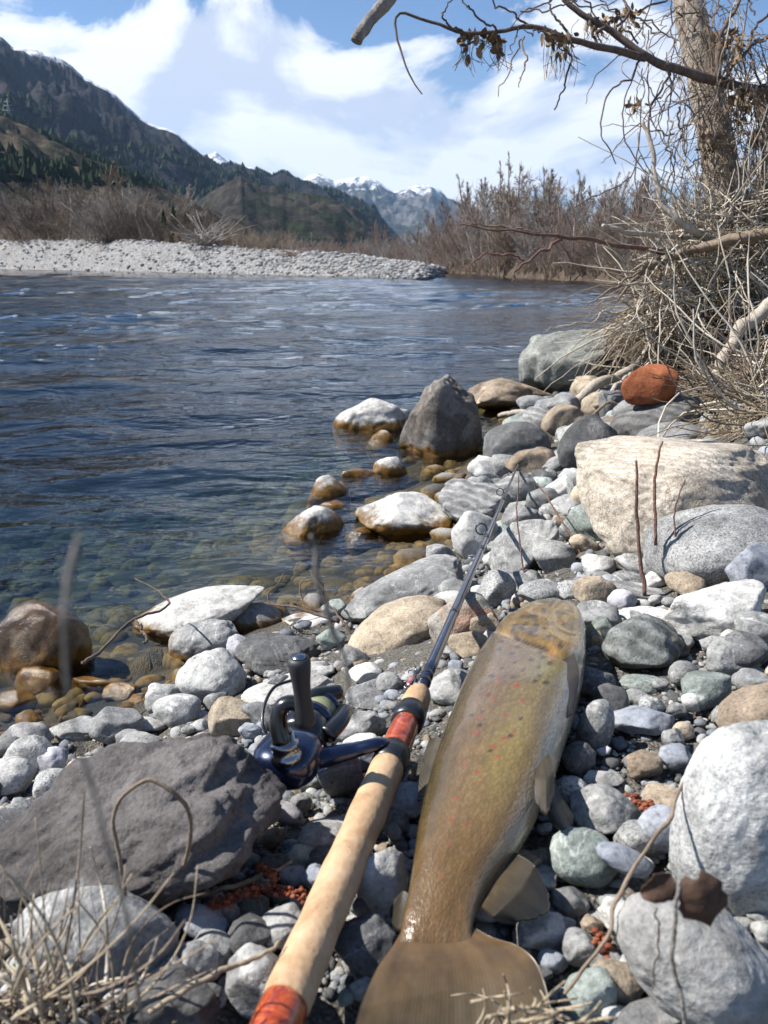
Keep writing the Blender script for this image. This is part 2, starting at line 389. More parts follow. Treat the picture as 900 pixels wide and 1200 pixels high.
# ------------------------------------------------------------------ water: a closed body with waves on its top
az = np.concatenate([np.linspace(-88, -50, 30)[:-1], np.linspace(-48, 48, 320), np.linspace(50, 88, 30)[1:]])*math.pi/180
rr = np.concatenate([np.geomspace(.45, 40, 460), np.geomspace(40.4, 420, 80)])
RR, AZ = np.meshgrid(rr, az, indexing='ij'); wx, wy = (RR*np.sin(AZ)).ravel(), (RR*np.cos(AZ)).ravel(); rad = RR.ravel()
bed = -ground(wx, wy)
def waves(x, y, r, depth):
    # the current runs to the right and away; crests lie across the view
    c, s = math.cos(.18), math.sin(.18); a = x*c + y*s; b = -x*s + y*c
    P = lambda fa, fb: np.column_stack([a*fa + .25*vnoise(np.column_stack([a*.7, b*.7]), 77), b*fb])
    cell = r*.0085
    def oct(fa, fb, amp, seed): return amp*np.clip(1.6 - cell*max(fa, fb)*2.4, 0, 1)*fbm(P(fa, fb), seed, 2)
    calm = .35 + .65*np.clip(depth/.5, 0, 1)
    patch = .55 + .6*np.clip(.5 + 1.3*fbm(np.column_stack([a*.16, b*.28]), 41, 3), 0, 1.3)
    q_ = PZ(500, 376, 0); calm = calm*(1 - .75*np.exp(-((x-q_[0]-.5)/2.6)**2 - ((y-q_[1])/2.6)**2)); patch = patch*(1 - .6*np.exp(-((x-q_[0]-.5)/2.6)**2 - ((y-q_[1])/2.6)**2))
    zz = oct(.5, 1.1, .055, 1) + oct(1.4, 3.2, .034, 2)
    sh = 1-2*np.abs(vnoise(P(1.0, 2.3), 5)); zz = zz + .024*sh*np.clip(1.6-cell*5, 0, 1)
    zz = zz*calm*patch*(.55+.45*np.clip(r/5, 0, 1)) + (oct(4, 8.5, .0095, 3) + oct(9, 20, .0050, 4) + oct(22, 44, .0020, 6))*(.45+.55*calm)*patch
    # swells far out stay big enough for their slopes to read
    zz = zz + np.clip((r-8)/30, 0, 1)*(oct(.16, .4, .13, 9) + oct(.35, .9, .06, 10))
    return zz
wz = waves(wx, wy, rad, bed)
nr, na = len(rr), len(az); V = np.column_stack([wx, wy, wz]); F = grid_faces(nr, na)
bx, by = wx, wy
rim = np.concatenate([np.arange(na), np.arange(1, nr)*na+na-1, (nr-1)*na+np.arange(na-2, -1, -1), np.arange(nr-2, 0, -1)*na])
lo = V[rim].copy(); lo[:, 2] = -3.0; k0 = len(V); m = len(rim); j = np.arange(m); j2 = (j+1) % m
skirt = np.stack([rim[j], k0+j, k0+j2, rim[j2]], -1)
cen = np.array([[0, 200.0, -3.0]]); fan = np.stack([k0+j, np.full(m, k0+m), k0+j2], -1)
t = NT('river_water'); N = t.N
g = t.new('NewGeometry'); mp = t.new('Mapping'); t.put(mp.inputs[0], g.outputs['Position']); mp.inputs['Rotation'].default_value = (0, 0, -.18); mp.inputs['Scale'].default_value = (1, 1.7, 1)
h = t.math('ADD', t.math('ADD', t.noise(mp.outputs[0], 3.2, 2, .5, .8), t.math('MULTIPLY', t.noise(mp.outputs[0], 8, 3, .5, .6), .42)), t.math('MULTIPLY', t.noise(mp.outputs[0], 24, 3, .55, .3), .12))
slick = t.ramp(t.noise(g.outputs['Position'], .22, 3, .55, .5), [(.40, .35), (.62, 1.0)])
bn = t.new('Bump'); bn.inputs['Distance'].default_value = .032; t.put(bn.inputs['Strength'], slick); t.put(bn.inputs['Height'], h); nb = bn.outputs[0]
fr = t.new('Fresnel'); fr.inputs['IOR'].default_value = 1.33; t.put(fr.inputs['Normal'], nb)
tr = t.new('BsdfTransparent'); tr.inputs['Color'].default_value = (.92, .96, .95, 1)
gl = t.new('BsdfGlossy'); gl.inputs['Roughness'].default_value = .02; t.put(gl.inputs['Normal'], nb); gl.inputs['Color'].default_value = (1, 1, 1, 1)
mx = t.new('MixShader'); t.put(mx.inputs[0], fr.outputs[0]); t.nt.links.new(tr.outputs[0], mx.inputs[1]); t.nt.links.new(gl.outputs[0], mx.inputs[2])
t.nt.links.new(mx.outputs[0], t.out.inputs['Surface'])
va = t.new('VolumeAbsorption'); va.inputs['Color'].default_value = (.18, .50, .56, 1); va.inputs['Density'].default_value = 1.35
t.nt.links.new(va.outputs[0], t.out.inputs['Volume']); WATER = t.m
struct(obj('river_water', mesh('river_water', np.vstack([V, lo, cen]), [F, skirt[:, ::-1], fan[:, ::-1]]), WATER))

# ------------------------------------------------------------------ far banks
def bank(name, px, h, width, ext, mat, rows=34, seed=0, steps=220, rough=.2):
    """px: waterline pixels; h: land height along it; width: metres from water's edge to the crest"""
    W = np.array([PZ(u, v, 0) for u, v in px]); s = np.linspace(0, 1, len(px)); ss = np.linspace(0, 1, steps)
    W = spline(W, steps); H = np.interp(ss, s, h); Wd = np.interp(ss, s, width)
    R = np.hypot(W[:, 0], W[:, 1]); D = W/np.maximum(R, 1e-6)[:, None]; D[:, 2] = 0
    f = np.concatenate([np.linspace(-.35, 1.6, rows), np.geomspace(1.8, ext, 16)])
    P = W[None] + D[None]*(f[:, None, None]*Wd[None, :, None])
    q = P.reshape(-1, 3)[:, :2]; jag = (fbm(q*.25, seed+4, 3)*.35).reshape(len(f), steps)
    ff = np.clip(f[:, None] + jag*np.clip(f[:, None]+.35, 0, 1), -.4, 99)
    prof = np.where(ff < 0, ff*1.2, np.clip(ff, 0, 1)*(1.5-.5*np.clip(ff, 0, 1)))
    P[:, :, 2] = prof*H[None] + rough*np.clip(f[:, None], 0, 1)*(fbm(q*.45, seed, 4)).reshape(len(f), steps)*np.minimum(1, H[None])
    return struct(obj(name, mesh(name, P.reshape(-1, 3), grid_faces(len(f), steps)), mat)), P
t, co, v, col = gravel_like('bar_gravel', [(.15, .145, .14), (.28, .27, .26), (.20, .195, .185), (.34, .33, .315)], 6.0)
col = t.mix(t.ramp(t.noise(co, .12, 4, .6), [(.56, 0), (.62, .8)]), col, (.26, .23, .19))
z, g = pos_z(t); col = t.mix(t.ramp(z, [(.02, 1), (.12, 0)]), col, (.05, .04, .025))
BAR_MAT = t.done(col, .9, t.bump(v.outputs['Distance'], .5, .08))
bar_px = [(-260, 313.6), (-100, 314.6), (0, 316.2), (150, 319.6), (300, 323.2), (400, 326), (470, 328), (502, 327.4), (520, 324.5)]
_, BAR = bank('gravel_bar', bar_px, [5.5, 4.6, 3.7, 2.6, 1.5, 1.1, .75, .5, .35], [26, 20, 14, 9, 6, 4.5, 3, 2.5, 2], 11, BAR_MAT, seed=3)
t = NT('far_bank_earth'); co = t.coord('Object')
col = t.ramp(t.noise(co, .8, 6, .7), [(.3, (.03, .02, .013)), (.5, (.08, .055, .036)), (.7, (.14, .105, .07))])
col = t.mix(.7, col, t.ramp(t.noise(t.coord('Object', (3, 3, .6)), 3, 4, .7), [(.3, .5), (.7, 1.3)]), 'MULTIPLY')
BANK_MAT = t.done(col, .95, t.bump(t.noise(co, 3, 6, .7), .8, .3))
fb_px = [(330, 318.5), (470, 319.6), (560, 322.6), (640, 327), (720, 332), (800, 338), (960, 351), (1200, 372)]
_, FBK = bank('far_bank', fb_px, [1.0, .9, .75, .6, .5, .5, .5, .5], [5, 4, 2.6, 1.8, 1.4, 1.2, 1.2, 1.2], 60, BANK_MAT, seed=21, rough=.5)
def bank_z(P, x, y):
    d = np.hypot(P[:, :, 0]-x, P[:, :, 1]-y); k = np.unravel_index(np.argmin(d), d.shape); return float(P[k][2])

# ------------------------------------------------------------------ mountains: sheets whose crest follows the skyline at its real distance
SURF = {}
def mountain(name, prof, D, foot, mat, rows=150, cols=300, seed=0, amp=.16, power=1.25, freq=1.0, crest_rough=1.0):
    u = np.array([p[0] for p in prof], float); v = np.array([p[1] for p in prof], float)
    uu = np.linspace(u[0], u[-1], cols); vv = np.interp(uu, u, v); DD = np.interp(uu, u, D); FF = np.interp(uu, u, foot)
    vv = vv + crest_rough*(2.2*fbm(np.column_stack([uu/22, uu*0]), seed+50, 3) + 1.0*fbm(np.column_stack([uu/5, uu*0]), seed+51, 2))
    dirs = np.array([ray(a, b) for a, b in zip(uu, vv)]); hor = dirs[:, :2]; hl = np.hypot(hor[:, 0], hor[:, 1])
    crest = CZ + DD*dirs[:, 2]/hl; hd = hor/hl[:, None]
    tt = np.concatenate([np.linspace(0, 1, rows), np.linspace(1.03, 1.5, 14)])
    r = FF[None] + (DD-FF)[None]*tt[:, None]
    X, Y = r*hd[None, :, 0], r*hd[None, :, 1]; q = np.column_stack([X.ravel(), Y.ravel()])/(DD.mean()*.12)*freq
    rid = (1-2*np.abs(fbm(q*1.1, seed, 5, .55))).reshape(X.shape); det = fbm(q*5, seed+9, 4, .6).reshape(X.shape)
    base = np.where(tt <= 1, tt**power, 1-(tt-1)*1.1)[:, None]*crest[None]
    env = np.where(tt <= 1, np.sin(np.clip(tt, 0, 1)*math.pi)**.8, np.clip((tt-1)*2, 0, 1))[:, None]
    Z = base + env*crest[None]*(amp*rid + amp*.35*det)
    # nothing in front of the crest may stick out above it
    lim = CZ + (crest[None]-CZ)*r/DD[None]*.985; Z = np.where(tt[:, None] < 1, np.minimum(Z, lim), Z)
    SURF[name] = (X, Y, Z)
    return struct(obj(name, mesh(name, np.column_stack([X.ravel(), Y.ravel(), Z.ravel()]), grid_faces(len(tt), cols)), mat))
def mountain_mat(name, low, mid, rock, snow_z, snow_amt, size, forest=(.018, .024, .012)):
    t = NT(name); g = t.new('NewGeometry'); p = g.outputs['Position']; sx = t.new('SeparateXYZ'); t.put(sx.inputs[0], p)
    nrm = t.new('SeparateXYZ'); t.put(nrm.inputs[0], g.outputs['True Normal'])
    big = t.noise(p, 6/size, 6, .65); fine = t.noise(p, 60/size, 5, .7); col = t.ramp(big, [(.38, low), (.62, mid)])
    col = t.mix(t.ramp(t.noise(p, 14/size, 6, .7, .4), [(.5, 0), (.56, .9)]), col, forest)
    col = t.mix(.9, col, t.ramp(fine, [(.35, .35), (.65, 1.6)]), 'MULTIPLY')
    steep = t.math('ADD', nrm.outputs[2], t.math('MULTIPLY', t.math('SUBTRACT', fine, .5), .35))
    col = t.mix(t.ramp(steep, [(.5, .85), (.68, 0)]), col, t.mix(t.noise(t.coord('Object', (1, 1, 5)), 18/size, 5, .7), tuple(c*.5 for c in rock), rock))
    zz = t.math('ADD', sx.outputs[2], t.math('MULTIPLY', t.math('SUBTRACT', t.noise(p, 12/size, 6, .7), .5), size*.35))
    s = t.math('MULTIPLY', t.ramp(t.math('DIVIDE', zz, snow_z*2), [(.44, 0), (.54, 1)]), t.ramp(t.noise(p, 38/size, 5, .75), [(.5-.2*snow_amt, 0), (.6-.2*snow_amt, 1)]))
    s = t.math('MULTIPLY', s, t.ramp(steep, [(.34, 0), (.5, 1)]))
    col = t.mix(s, col, (.78, .8, .84))
    return t.done(col, .95, t.bump(t.noise(p, 90/size, 5, .7), .9, size*.004), Specular_IOR_Level=.05)
M_LEFT = mountain_mat('wooded_mountain', (.019, .018, .020), (.034, .030, .032), (.055, .051, .055), 560, .9, 2600, (.010, .012, .010))  # colours darkened to stand in for cloud shadow over this mountain
M_SPUR = mountain_mat('rocky_spur', (.026, .023, .019), (.05, .043, .035), (.085, .073, .064), 4000, 0, 1300)
M_FAR = mountain_mat('snowy_range', (.06, .06, .06), (.12, .11, .10), (.17, .165, .17), 700, .55, 2500)
M_HILL = mountain_mat('lower_hillside', (.038, .03, .02), (.085, .066, .044), (.12, .10, .08), 4000, 0, 900)
mountain('snowy_range', [(200, 330), (244, 182), (253, 177), (262, 184), (300, 222), (345, 216), (360, 207), (372, 203), (381, 207), (392, 213), (410, 208), (428, 206), (440, 210), (452, 219), (462, 225), (475, 222), (490, 217), (503, 217), (516, 223), (524, 232), (560, 246), (640, 330)],
         [9000]*22, [4500]*22, M_FAR, seed=5, amp=.22, freq=1.6, crest_rough=.5, cols=300, rows=90)
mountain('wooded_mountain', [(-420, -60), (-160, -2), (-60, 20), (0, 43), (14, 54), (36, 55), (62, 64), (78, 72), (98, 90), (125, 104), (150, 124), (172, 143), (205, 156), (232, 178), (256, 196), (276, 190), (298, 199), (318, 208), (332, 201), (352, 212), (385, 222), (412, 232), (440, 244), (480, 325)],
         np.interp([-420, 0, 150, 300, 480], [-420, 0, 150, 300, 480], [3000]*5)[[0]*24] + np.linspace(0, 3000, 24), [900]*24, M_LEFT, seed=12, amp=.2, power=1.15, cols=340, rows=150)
mountain('rocky_spur', [(150, 325), (200, 262), (230, 236), (258, 216), (282, 205), (300, 212), (330, 219), (365, 227), (392, 232), (415, 243), (440, 262), (470, 325)],
         [2600]*12, [700]*12, M_SPUR, seed=31, amp=.25, power=1.0, freq=1.3, cols=200, rows=100)
mountain('lower_hillside', [(-420, 60), (-150, 95), (0, 133), (40, 150), (80, 172), (130, 195), (180, 215), (240, 243), (300, 262), (380, 322)],
         [1700]*10, [300]*10, M_HILL, seed=44, amp=.16, power=1.05, freq=1.4, cols=220, rows=100)

# ------------------------------------------------------------------ the air: far slopes fade to blue
def haze_box():
    x, y0, y1, z0, z1 = 15000, -9500, 15000, -6, 1900
    V = np.array([(a, b, c) for a in (-x, x) for b in (y0, y1) for c in (z0, z1)]); F = np.array([[0, 1, 3, 2], [4, 6, 7, 5], [0, 4, 5, 1], [2, 3, 7, 6], [0, 2, 6, 4], [1, 5, 7, 3]])
    t = NT('haze'); t.N.remove(t.b); pv_ = t.new('VolumePrincipled'); pv_.inputs['Color'].default_value = (.42, .66, 1, 1); pv_.inputs['Density'].default_value = 4.4e-5; pv_.inputs['Anisotropy'].default_value = .2
    t.nt.links.new(pv_.outputs[0], t.out.inputs['Volume']); o = stuff(obj('haze', mesh('haze', V, F, smooth=False), t.m)); o['label'] = 'thin blue haze in the valley air'
haze_box()
# ------------------------------------------------------------------ stones of the shore
SM = {
 'white': stone_mat('white_limestone', (.43, .42, .395), (.56, .545, .51), vein=(.35, .33, .30), speck=.22),
 'pale': stone_mat('pale_grey_stone', (.25, .25, .243), (.40, .393, .37), vein=(.58, .57, .54), speck=.32),
 'grey': stone_mat('grey_stone', (.17, .172, .17), (.31, .305, .29), vein=(.45, .44, .42), speck=.35),
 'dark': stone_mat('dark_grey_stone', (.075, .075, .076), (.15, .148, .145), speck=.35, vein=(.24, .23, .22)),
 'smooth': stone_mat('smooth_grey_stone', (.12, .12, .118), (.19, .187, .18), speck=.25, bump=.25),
 'brown': stone_mat('brown_stone', (.16, .12, .085), (.29, .23, .17), patch=(.36, .29, .21), speck=.4),
 'tan': stone_mat('tan_sandstone', (.30, .24, .17), (.42, .35, .26), speck=.45),
 'cream': stone_mat('cream_boulder', (.42, .365, .29), (.54, .48, .40), band=((.36, .30, .235), 34), vein=(.25, .20, .15), speck=.3, bump=.9),
 'bandpale': stone_mat('pale_boulder_with_dark_bands', (.40, .40, .385), (.54, .535, .51), band=((.22, .225, .215), 3.2), speck=.4, bump=.6),
 'crustslab': stone_mat('white_crusted_slab', (.13, .085, .04), (.20, .14, .075), crust=((.50, .49, .46), .016), speck=.35),
 'granite': stone_mat('speckled_granite', (.22, .22, .215), (.36, .355, .34), speck=.75),
 'striped': stone_mat('banded_gneiss', (.15, .15, .147), (.30, .295, .285), band=((.42, .41, .39), 16), speck=.35),
 'stripedark': stone_mat('dark_banded_stone', (.11, .108, .104), (.19, .185, .175), band=((.06, .058, .055), 14), speck=.3),
 'green': stone_mat('greenish_stone', (.17, .20, .18), (.33, .36, .325), vein=(.5, .52, .49), speck=.35),
 'greygreen': stone_mat('grey_green_rock', (.17, .175, .155), (.29, .295, .265), vein=(.38, .38, .35), speck=.35, bump=.9),
 'blue': stone_mat('slate_blue_stone', (.19, .205, .235), (.33, .345, .375), speck=.22, bump=.3),
 'lilac': stone_mat('lilac_grey_stone', (.33, .32, .34), (.46, .45, .465), speck=.18, bump=.25),
 'rust': stone_mat('rust_red_rock', (.21, .062, .026), (.33, .115, .05), speck=.3),
 'redgran': stone_mat('granite_with_red_patch', (.27, .25, .21), (.37, .345, .30), patch=(.33, .20, .14), speck=.6),
 'tanend': stone_mat('dark_stone_with_tan_end', (.10, .11, .10), (.19, .20, .185), band=((.30, .31, .29), 24), patch=(.43, .34, .20), speck=.4),
 'darkrock': stone_mat('dark_weathered_rock', (.065, .058, .055), (.135, .122, .116), patch=(.20, .19, .185), speck=.3, bump=.8),
 'pyramid': stone_mat('brown_grey_rock', (.125, .105, .09), (.215, .188, .163), patch=(.26, .24, .215), speck=.35, bump=.9),
 'crust': stone_mat('lime_crusted_river_stone', (.13, .085, .04), (.20, .14, .075), crust=((.55, .535, .50), .026), speck=.3),
 'wet': stone_mat('wet_brown_stone', (.045, .026, .012), (.11, .065, .03), patch=(.16, .12, .075), wet=True, speck=.3),
 'algae': stone_mat('algae_covered_stone', (.13, .075, .018), (.21, .13, .04), wet=True, speck=.3),
}
def stone_verts(seed, sub, ang=.3, rough=.16, sq=.0):
    rng = np.random.default_rng(seed); D, F = ico(sub); P = D.copy()
    if sq: P = np.sign(P)*np.abs(P)**(1-sq); P /= np.linalg.norm(P, axis=1).max()
    P *= 1 + rough*fbm(D*1.15 + seed*1.7, seed, 2)[:, None]
    for k in range(int(7 + 16*ang)):
        n = rng.normal(size=3); n /= np.linalg.norm(n); o = rng.uniform(.62, .95) if ang > .2 else rng.uniform(.82, .98)
        d = P @ n - o; soft = .02 + .10*(1-ang)
        cut = np.where(d > -soft, (d+soft)**2/(4*soft), 0); cut = np.where(d > soft, d, cut); P -= (cut*min(1, .55+ang))[:, None]*n
    if sub >= 3:
        P *= (1 + (.05+.06*ang)*fbm(D*3.1+seed, seed+3, 3) + (.016+.02*ang)*fbm(D*9+seed, seed+5, 3))[:, None]
    if sub >= 5: P *= (1 - .03*ang*np.maximum(0, 1-6*np.abs(fbm(D*2.2+seed*.3, seed+8, 3))))[:, None]   # cracks
    P -= (P.max(0)+P.min(0))/2; P /= np.abs(P).max(0); return P, F
def rot_axis(axis, a): return np.array(Matrix.Rotation(a, 3, Vector(axis)))
PLACED = []                                # (centre, radius, label)
def place_stone(u, v, w, h, roll, mat, shape, label, up=0.0, seed=None, name=None, cat=None, taper=0.0):
    global _sid; _sid = globals().get('_sid', 0) + 1
    seed = seed or _sid*7+3; ang = {'r': .22, 'b': .3, 'm': .45, 'a': .75, 'f': .45, 'p': .06, 'l': .22}[shape]
    d = on_ground(u, v + h*.2, up, -.004)[1]
    for it in range(5):
        ph = PITCH + math.atan((v-CY)/FPX); a = w*d/FPX; hw = h*d/FPX
        b = a*(.85 if shape != 'f' else 1.0); s_, c_ = math.sin(ph), math.cos(ph)
        lim = (.78 if shape != 'f' else .93)*hw
        if b*s_ > lim: b = lim/s_
        c = math.sqrt(max(hw*hw - (b*s_)**2, (.3*hw)**2))/c_
        c = min(c, 1.1*max(a, hw))
        vert = abs(math.cos(math.radians(roll)))*c + abs(math.sin(math.radians(roll)))*a*.75
        P, d2 = on_ground(u, v, up + .26*vert, -.004); d = .5*d + .5*d2
    C = PD(u, v, d); gz_ = g1(C[0], C[1])
    if gz_ < 0 and up == 0:                # stands in the river: its foot goes down to the bed
        top = C[2] + vert/2; low = gz_ - .01
        if top - low > vert*1.02: k = (top-low)/max(vert, 1e-4); c *= k; C = C - np.array([0, 0, (k-1)*vert/2])
    wide = max(w, h)
    sub = 6 if wide > 190 else 5 if wide > 78 else (4 if wide > 26 else 3)
    Pv, F = stone_verts(seed, sub, ang, .22 if shape not in 'pl' else .08 if shape == 'p' else .34, .25 if shape == 'a' else .42 if shape == 'b' else .08 if shape == 'm' else 0.0)
    if taper: Pv[:, :2] *= (1 - taper*np.clip(Pv[:, 2:3]+.2, -.3, 1.2))
    if shape == 'l': Dn = Pv/np.linalg.norm(Pv, axis=1)[:, None]; Pv = Pv*(1 + .20*fbm(Dn*2.4, seed, 3) + .08*np.abs(fbm(Dn*6, seed+1, 4)) + .03*fbm(Dn*18, seed+2, 3))[:, None]
    yaw = np.random.default_rng(seed).uniform(-.3, .3)
    Pv = Pv*np.array([a, b, c])/2; Pv = Pv @ rot_axis((0, 0, 1), yaw).T
    Pv = Pv @ rot_axis((0, -1, 0), math.radians(roll)).T
    big = wide > 70
    o = obj(name or ('boulder' if big else 'stone' if wide > 30 else 'pebble'), mesh('stone', Pv, F), SM[mat], loc=C)
    tag(o, label, cat or ('boulder' if big else 'stone'), None)
    PLACED.append((C, max(a, b, c)/2, (a+b+c)/6, label, (a, b, c), o)); return o
S = place_stone
# --- beside and in the river
S(437,484,92,44,14,'crust','m','long white crusted rock in the water left of the pyramid boulder')
S(449,508,40,18,8,'crust','r','small white rock in the water beside the base of the pyramid boulder')
S(519,498,98,112,0,'pyramid','a','tall brown-grey pyramid-shaped boulder standing at the river edge',seed=58,taper=.32)
S(594,464,112,46,-6,'brown','m','wide brown flat-topped boulder behind the pyramid boulder')
S(664,430,112,86,8,'greygreen','a','big angular grey-green boulder at the waterside, farthest along the shore',seed=91)
S(734,412,48,60,-10,'dark','a','dark upright rock squeezed between grey-green boulder and dry roots')
S(605,524,80,60,6,'smooth','p','smooth dark grey egg-shaped boulder right of the pyramid boulder')
S(688,524,72,74,20,'dark','m','dark rounded boulder in the middle of the shore rocks')
S(620,545,56,42,0,'brown','m','mottled brown and white rock in front of the smooth dark boulder')
S(566,588,104,54,-4,'striped','a','grey furrowed rock at the water edge above the white round rock')
S(474,601,112,54,-3,'crust','m','large white-topped brown rock standing in the shallows')
S(366,610,80,40,-3,'crust','r','white-topped oval rock in the water, nearest the open river')
S(385,568,56,30,-6,'crust','r','small brown rock with a white cap in the shallows')
S(420,551,50,16,-4,'algae','m','low brown wet rock just breaking the surface')
S(457,545,46,26,-5,'crust','r','white-capped rock left of the pyramid boulder foot')
S(390,590,46,10,0,'algae','r','brown algae stone lying awash between two white-capped rocks')
S(425,622,40,12,0,'algae','r','flat algae-brown stone awash beside the large white-topped rock')
S(557,628,56,62,10,'white','r','white round rock behind the middle of the rod')
S(612,640,100,62,32,'pale','m','long pale tilted rock right of the rod guides')
S(517,652,36,32,0,'granite','r','round speckled brown stone at the water line')
S(770,492,108,50,20,'stripedark','p','long dark banded boulder leaning up to the right under the rust rock')
S(760,450,64,46,6,'rust','b','rust red rock sitting on top of the shore boulders',up=.12,seed=44)
S(722,478,42,40,0,'smooth','m','dark grey stone left of the long banded boulder')
S(784,512,78,34,10,'grey','p','light grey oval stone under the long banded boulder')
S(810,588,240,152,3,'cream','b','huge cream coloured boulder with fine cracks on the right',seed=1205)
S(846,640,176,98,10,'granite','p','large speckled grey egg-shaped boulder in front of the cream boulder')
S(886,668,64,66,20,'blue','m','blue-grey rock at the right edge behind the white boulder')
S(842,716,132,80,14,'white','m','bright white angular boulder below the speckled egg-shaped one',seed=77)
S(755,758,98,74,4,'tanend','r','dark banded stone with a tan end right of the fish head')
S(856,771,64,46,-4,'pale','m','pale grey stone tucked under the bright white boulder')
S(879,797,44,26,0,'pale','m','small pale stone left of the right edge above the brown slab')
S(828,808,62,50,18,'green','a','green-grey angular stone left of the brown slab')
S(884,832,90,52,32,'brown','p','smooth dark brown slab at the right edge')
S(872,975,165,262,0,'bandpale','p','very large pale boulder with dark bands at the right edge',seed=300)
S(815,1128,200,140,-34,'white','p','big off-white oblong boulder in the bottom right corner',seed=411)
S(710,950,86,60,-12,'pale','r','white rounded pebble stone right of the pelvic fin')
S(684,1004,88,66,-15,'green','p','greenish flat stone under the pelvic fin tip')
S(731,1007,72,34,-22,'blue','p','flat blue-grey oval stone lying on the greenish stone',up=.012)
S(775,972,54,54,30,'blue','p','round blue-grey stone against the very large pale boulder')
S(707,912,50,22,-4,'white','f','flat whitish stone just above the white rounded one')
S(755,897,42,32,6,'brown','m','small brown-grey stone among gravel right of the fish')
S(753,843,72,36,8,'blue','a','flat slate-blue angular stone right of the fish')
S(752,801,50,24,0,'green','r','light greenish oval stone below the tan-ended stone')
S(745,816,30,17,0,'pale','r','little pale oval stone under the light greenish oval')
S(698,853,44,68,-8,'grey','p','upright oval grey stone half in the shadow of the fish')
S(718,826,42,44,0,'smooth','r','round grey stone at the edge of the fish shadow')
S(812,824,24,24,20,'white','a','small white angular stone left of the brown slab')
S(800,856,25,22,0,'tan','r','small yellow-tan stone left of the very large pale boulder')
S(792,887,42,28,-6,'blue','a','blue-grey chip touching the very large pale boulder')
S(788,866,27,25,0,'grey','m','small grey stone above the blue-grey chip')
S(697,692,46,38,0,'tan','r','tan grainy stone right above the fish head')
S(637,696,62,34,0,'granite','r','speckled grey and tan stone touching the snout of the fish')
S(698,746,27,28,0,'tan','m','tan grainy stone wedged beside the fish gill')
S(700,722,62,34,-6,'grey','m','grey stone behind the right side of the fish head')
S(768,703,17,13,0,'white','r','tiny white stone at the foot of the speckled egg boulder')
S(784,706,18,13,0,'pale','r','tiny pale stone, right one of two below the speckled egg boulder')
S(757,719,74,18,2,'white','f','flat white stone in front of the bright white boulder')
S(734,681,42,24,0,'grey','f','flat grey stone left of the speckled egg boulder')
S(748,692,78,22,-5,'striped','f','thin layered stone lying under the speckled egg boulder')
S(702,664,40,30,-4,'white','m','white stone with a yellowish face by the red shoots')
S(670,620,32,30,0,'grey','r','round grey pebble left of the cream boulder')
S(664,594,46,28,16,'pale','r','pale oval stone above the round grey pebble')
S(637,588,46,32,4,'smooth','r','dark grey rounded stone right of the furrowed rock')
S(648,652,52,40,-10,'grey','a','sharp-edged grey stone left of the cream boulder foot')
S(607,684,62,30,6,'striped','m','grey striped stone behind the fish snout')
# --- by the rod and the shallows
S(472,692,154,62,22,'grey','m','long grey-white rock sloping to the water behind the tan boulder',seed=515)
S(468,738,128,72,20,'tan','p','smooth tan elongated boulder left of the rod',seed=620,up=-.02)
S(543,738,84,92,-6,'redgran','r','upright grey boulder with a reddish patch crossed by the rod',seed=733,up=-.022)
S(581,692,46,50,8,'granite','r','round speckled stone peeping out behind the red-patched boulder')
S(528,804,64,42,8,'pale','f','pale flat stone under the fore end of the grip')
S(457,800,33,25,0,'grey','r','small grey stone left of the fore grip')
S(433,818,58,26,-6,'grey','f','flat grey stone between reel and fore grip')
S(428,788,40,24,4,'white','m','white stone just behind the reel spool')
S(230,714,172,62,17,'crustslab','r','long white slab at the waterside with a brown wet foot',seed=842)
S(238,754,86,56,20,'pale','r','pitted pale rock below the long white slab')
S(299,726,62,42,-8,'grey','r','rounded grey rock at the right end of the long white slab')
S(247,795,84,68,4,'pale','r','round speckled pale boulder, largest left of the reel',seed=963)
S(322,766,100,44,2,'dark','a','flat dark grey angular rock behind the reel knob',seed=1022)
S(334,810,112,40,13,'white','m','long white rock directly behind the reel')
S(387,750,35,27,0,'green','m','greenish white stone above the reel spool')
S(360,728,60,24,4,'white','f','flat white stone under the bare twig')
S(208,833,58,42,-4,'pale','r','pale grey stone below the round speckled boulder')
S(277,841,64,46,-6,'tan','a','tan angular stone left of the reel')
S(232,851,26,16,0,'pale','m','small pale chip between the tan and pale grey stones')
S(239,863,26,12,0,'white','r','tiny white stone below the small pale chip')
S(420,852,62,40,4,'striped','a','rough striped stone between reel spool and grip')
S(51,746,110,94,6,'wet','r','dark wet brown boulder standing in the water at the left edge',seed=1188)
S(44,790,62,26,0,'algae','r','brown algae stone at the foot of the wet brown boulder')
S(141,808,44,24,0,'algae','r','algae-brown oval stone alone in the shallow pool')
S(112,796,70,16,0,'algae','m','flat submerged brown stone in the shallow pool')
S(20,815,46,24,8,'algae','r','brown stone in the shallow pool at the left edge')
S(172,820,44,20,0,'brown','m','brown stone on the edge of the shallow pool')
S(93,858,66,36,-4,'pale','m','pale grey stone on the left shore under the shallow pool')
S(168,850,56,23,5,'white','m','white oblong stone, upper of two left of the tan stone')
S(166,871,56,28,0,'pale','r','pale stone, lower of two left of the tan stone')
S(33,846,36,26,0,'dark','r','dark pebble below the wet brown boulder')
S(50,858,26,24,0,'brown','r','small brown pebble below the wet brown boulder')
S(140,856,30,32,30,'dark','a','dark narrow stone between pale stones on the left shore')
S(12,880,44,34,0,'dark','m','dark stone at the left edge above the white one')
S(8,912,56,46,-14,'white','r','white stone cut by the left edge')
S(56,893,50,34,18,'grey','p','grey oval stone leaning right on the left shore')
S(52,950,50,30,10,'blue','m','bluish pale stone left of the dark weathered rock')
S(12,970,60,40,0,'dark','m','dark stone at the left edge beside the dark weathered rock')
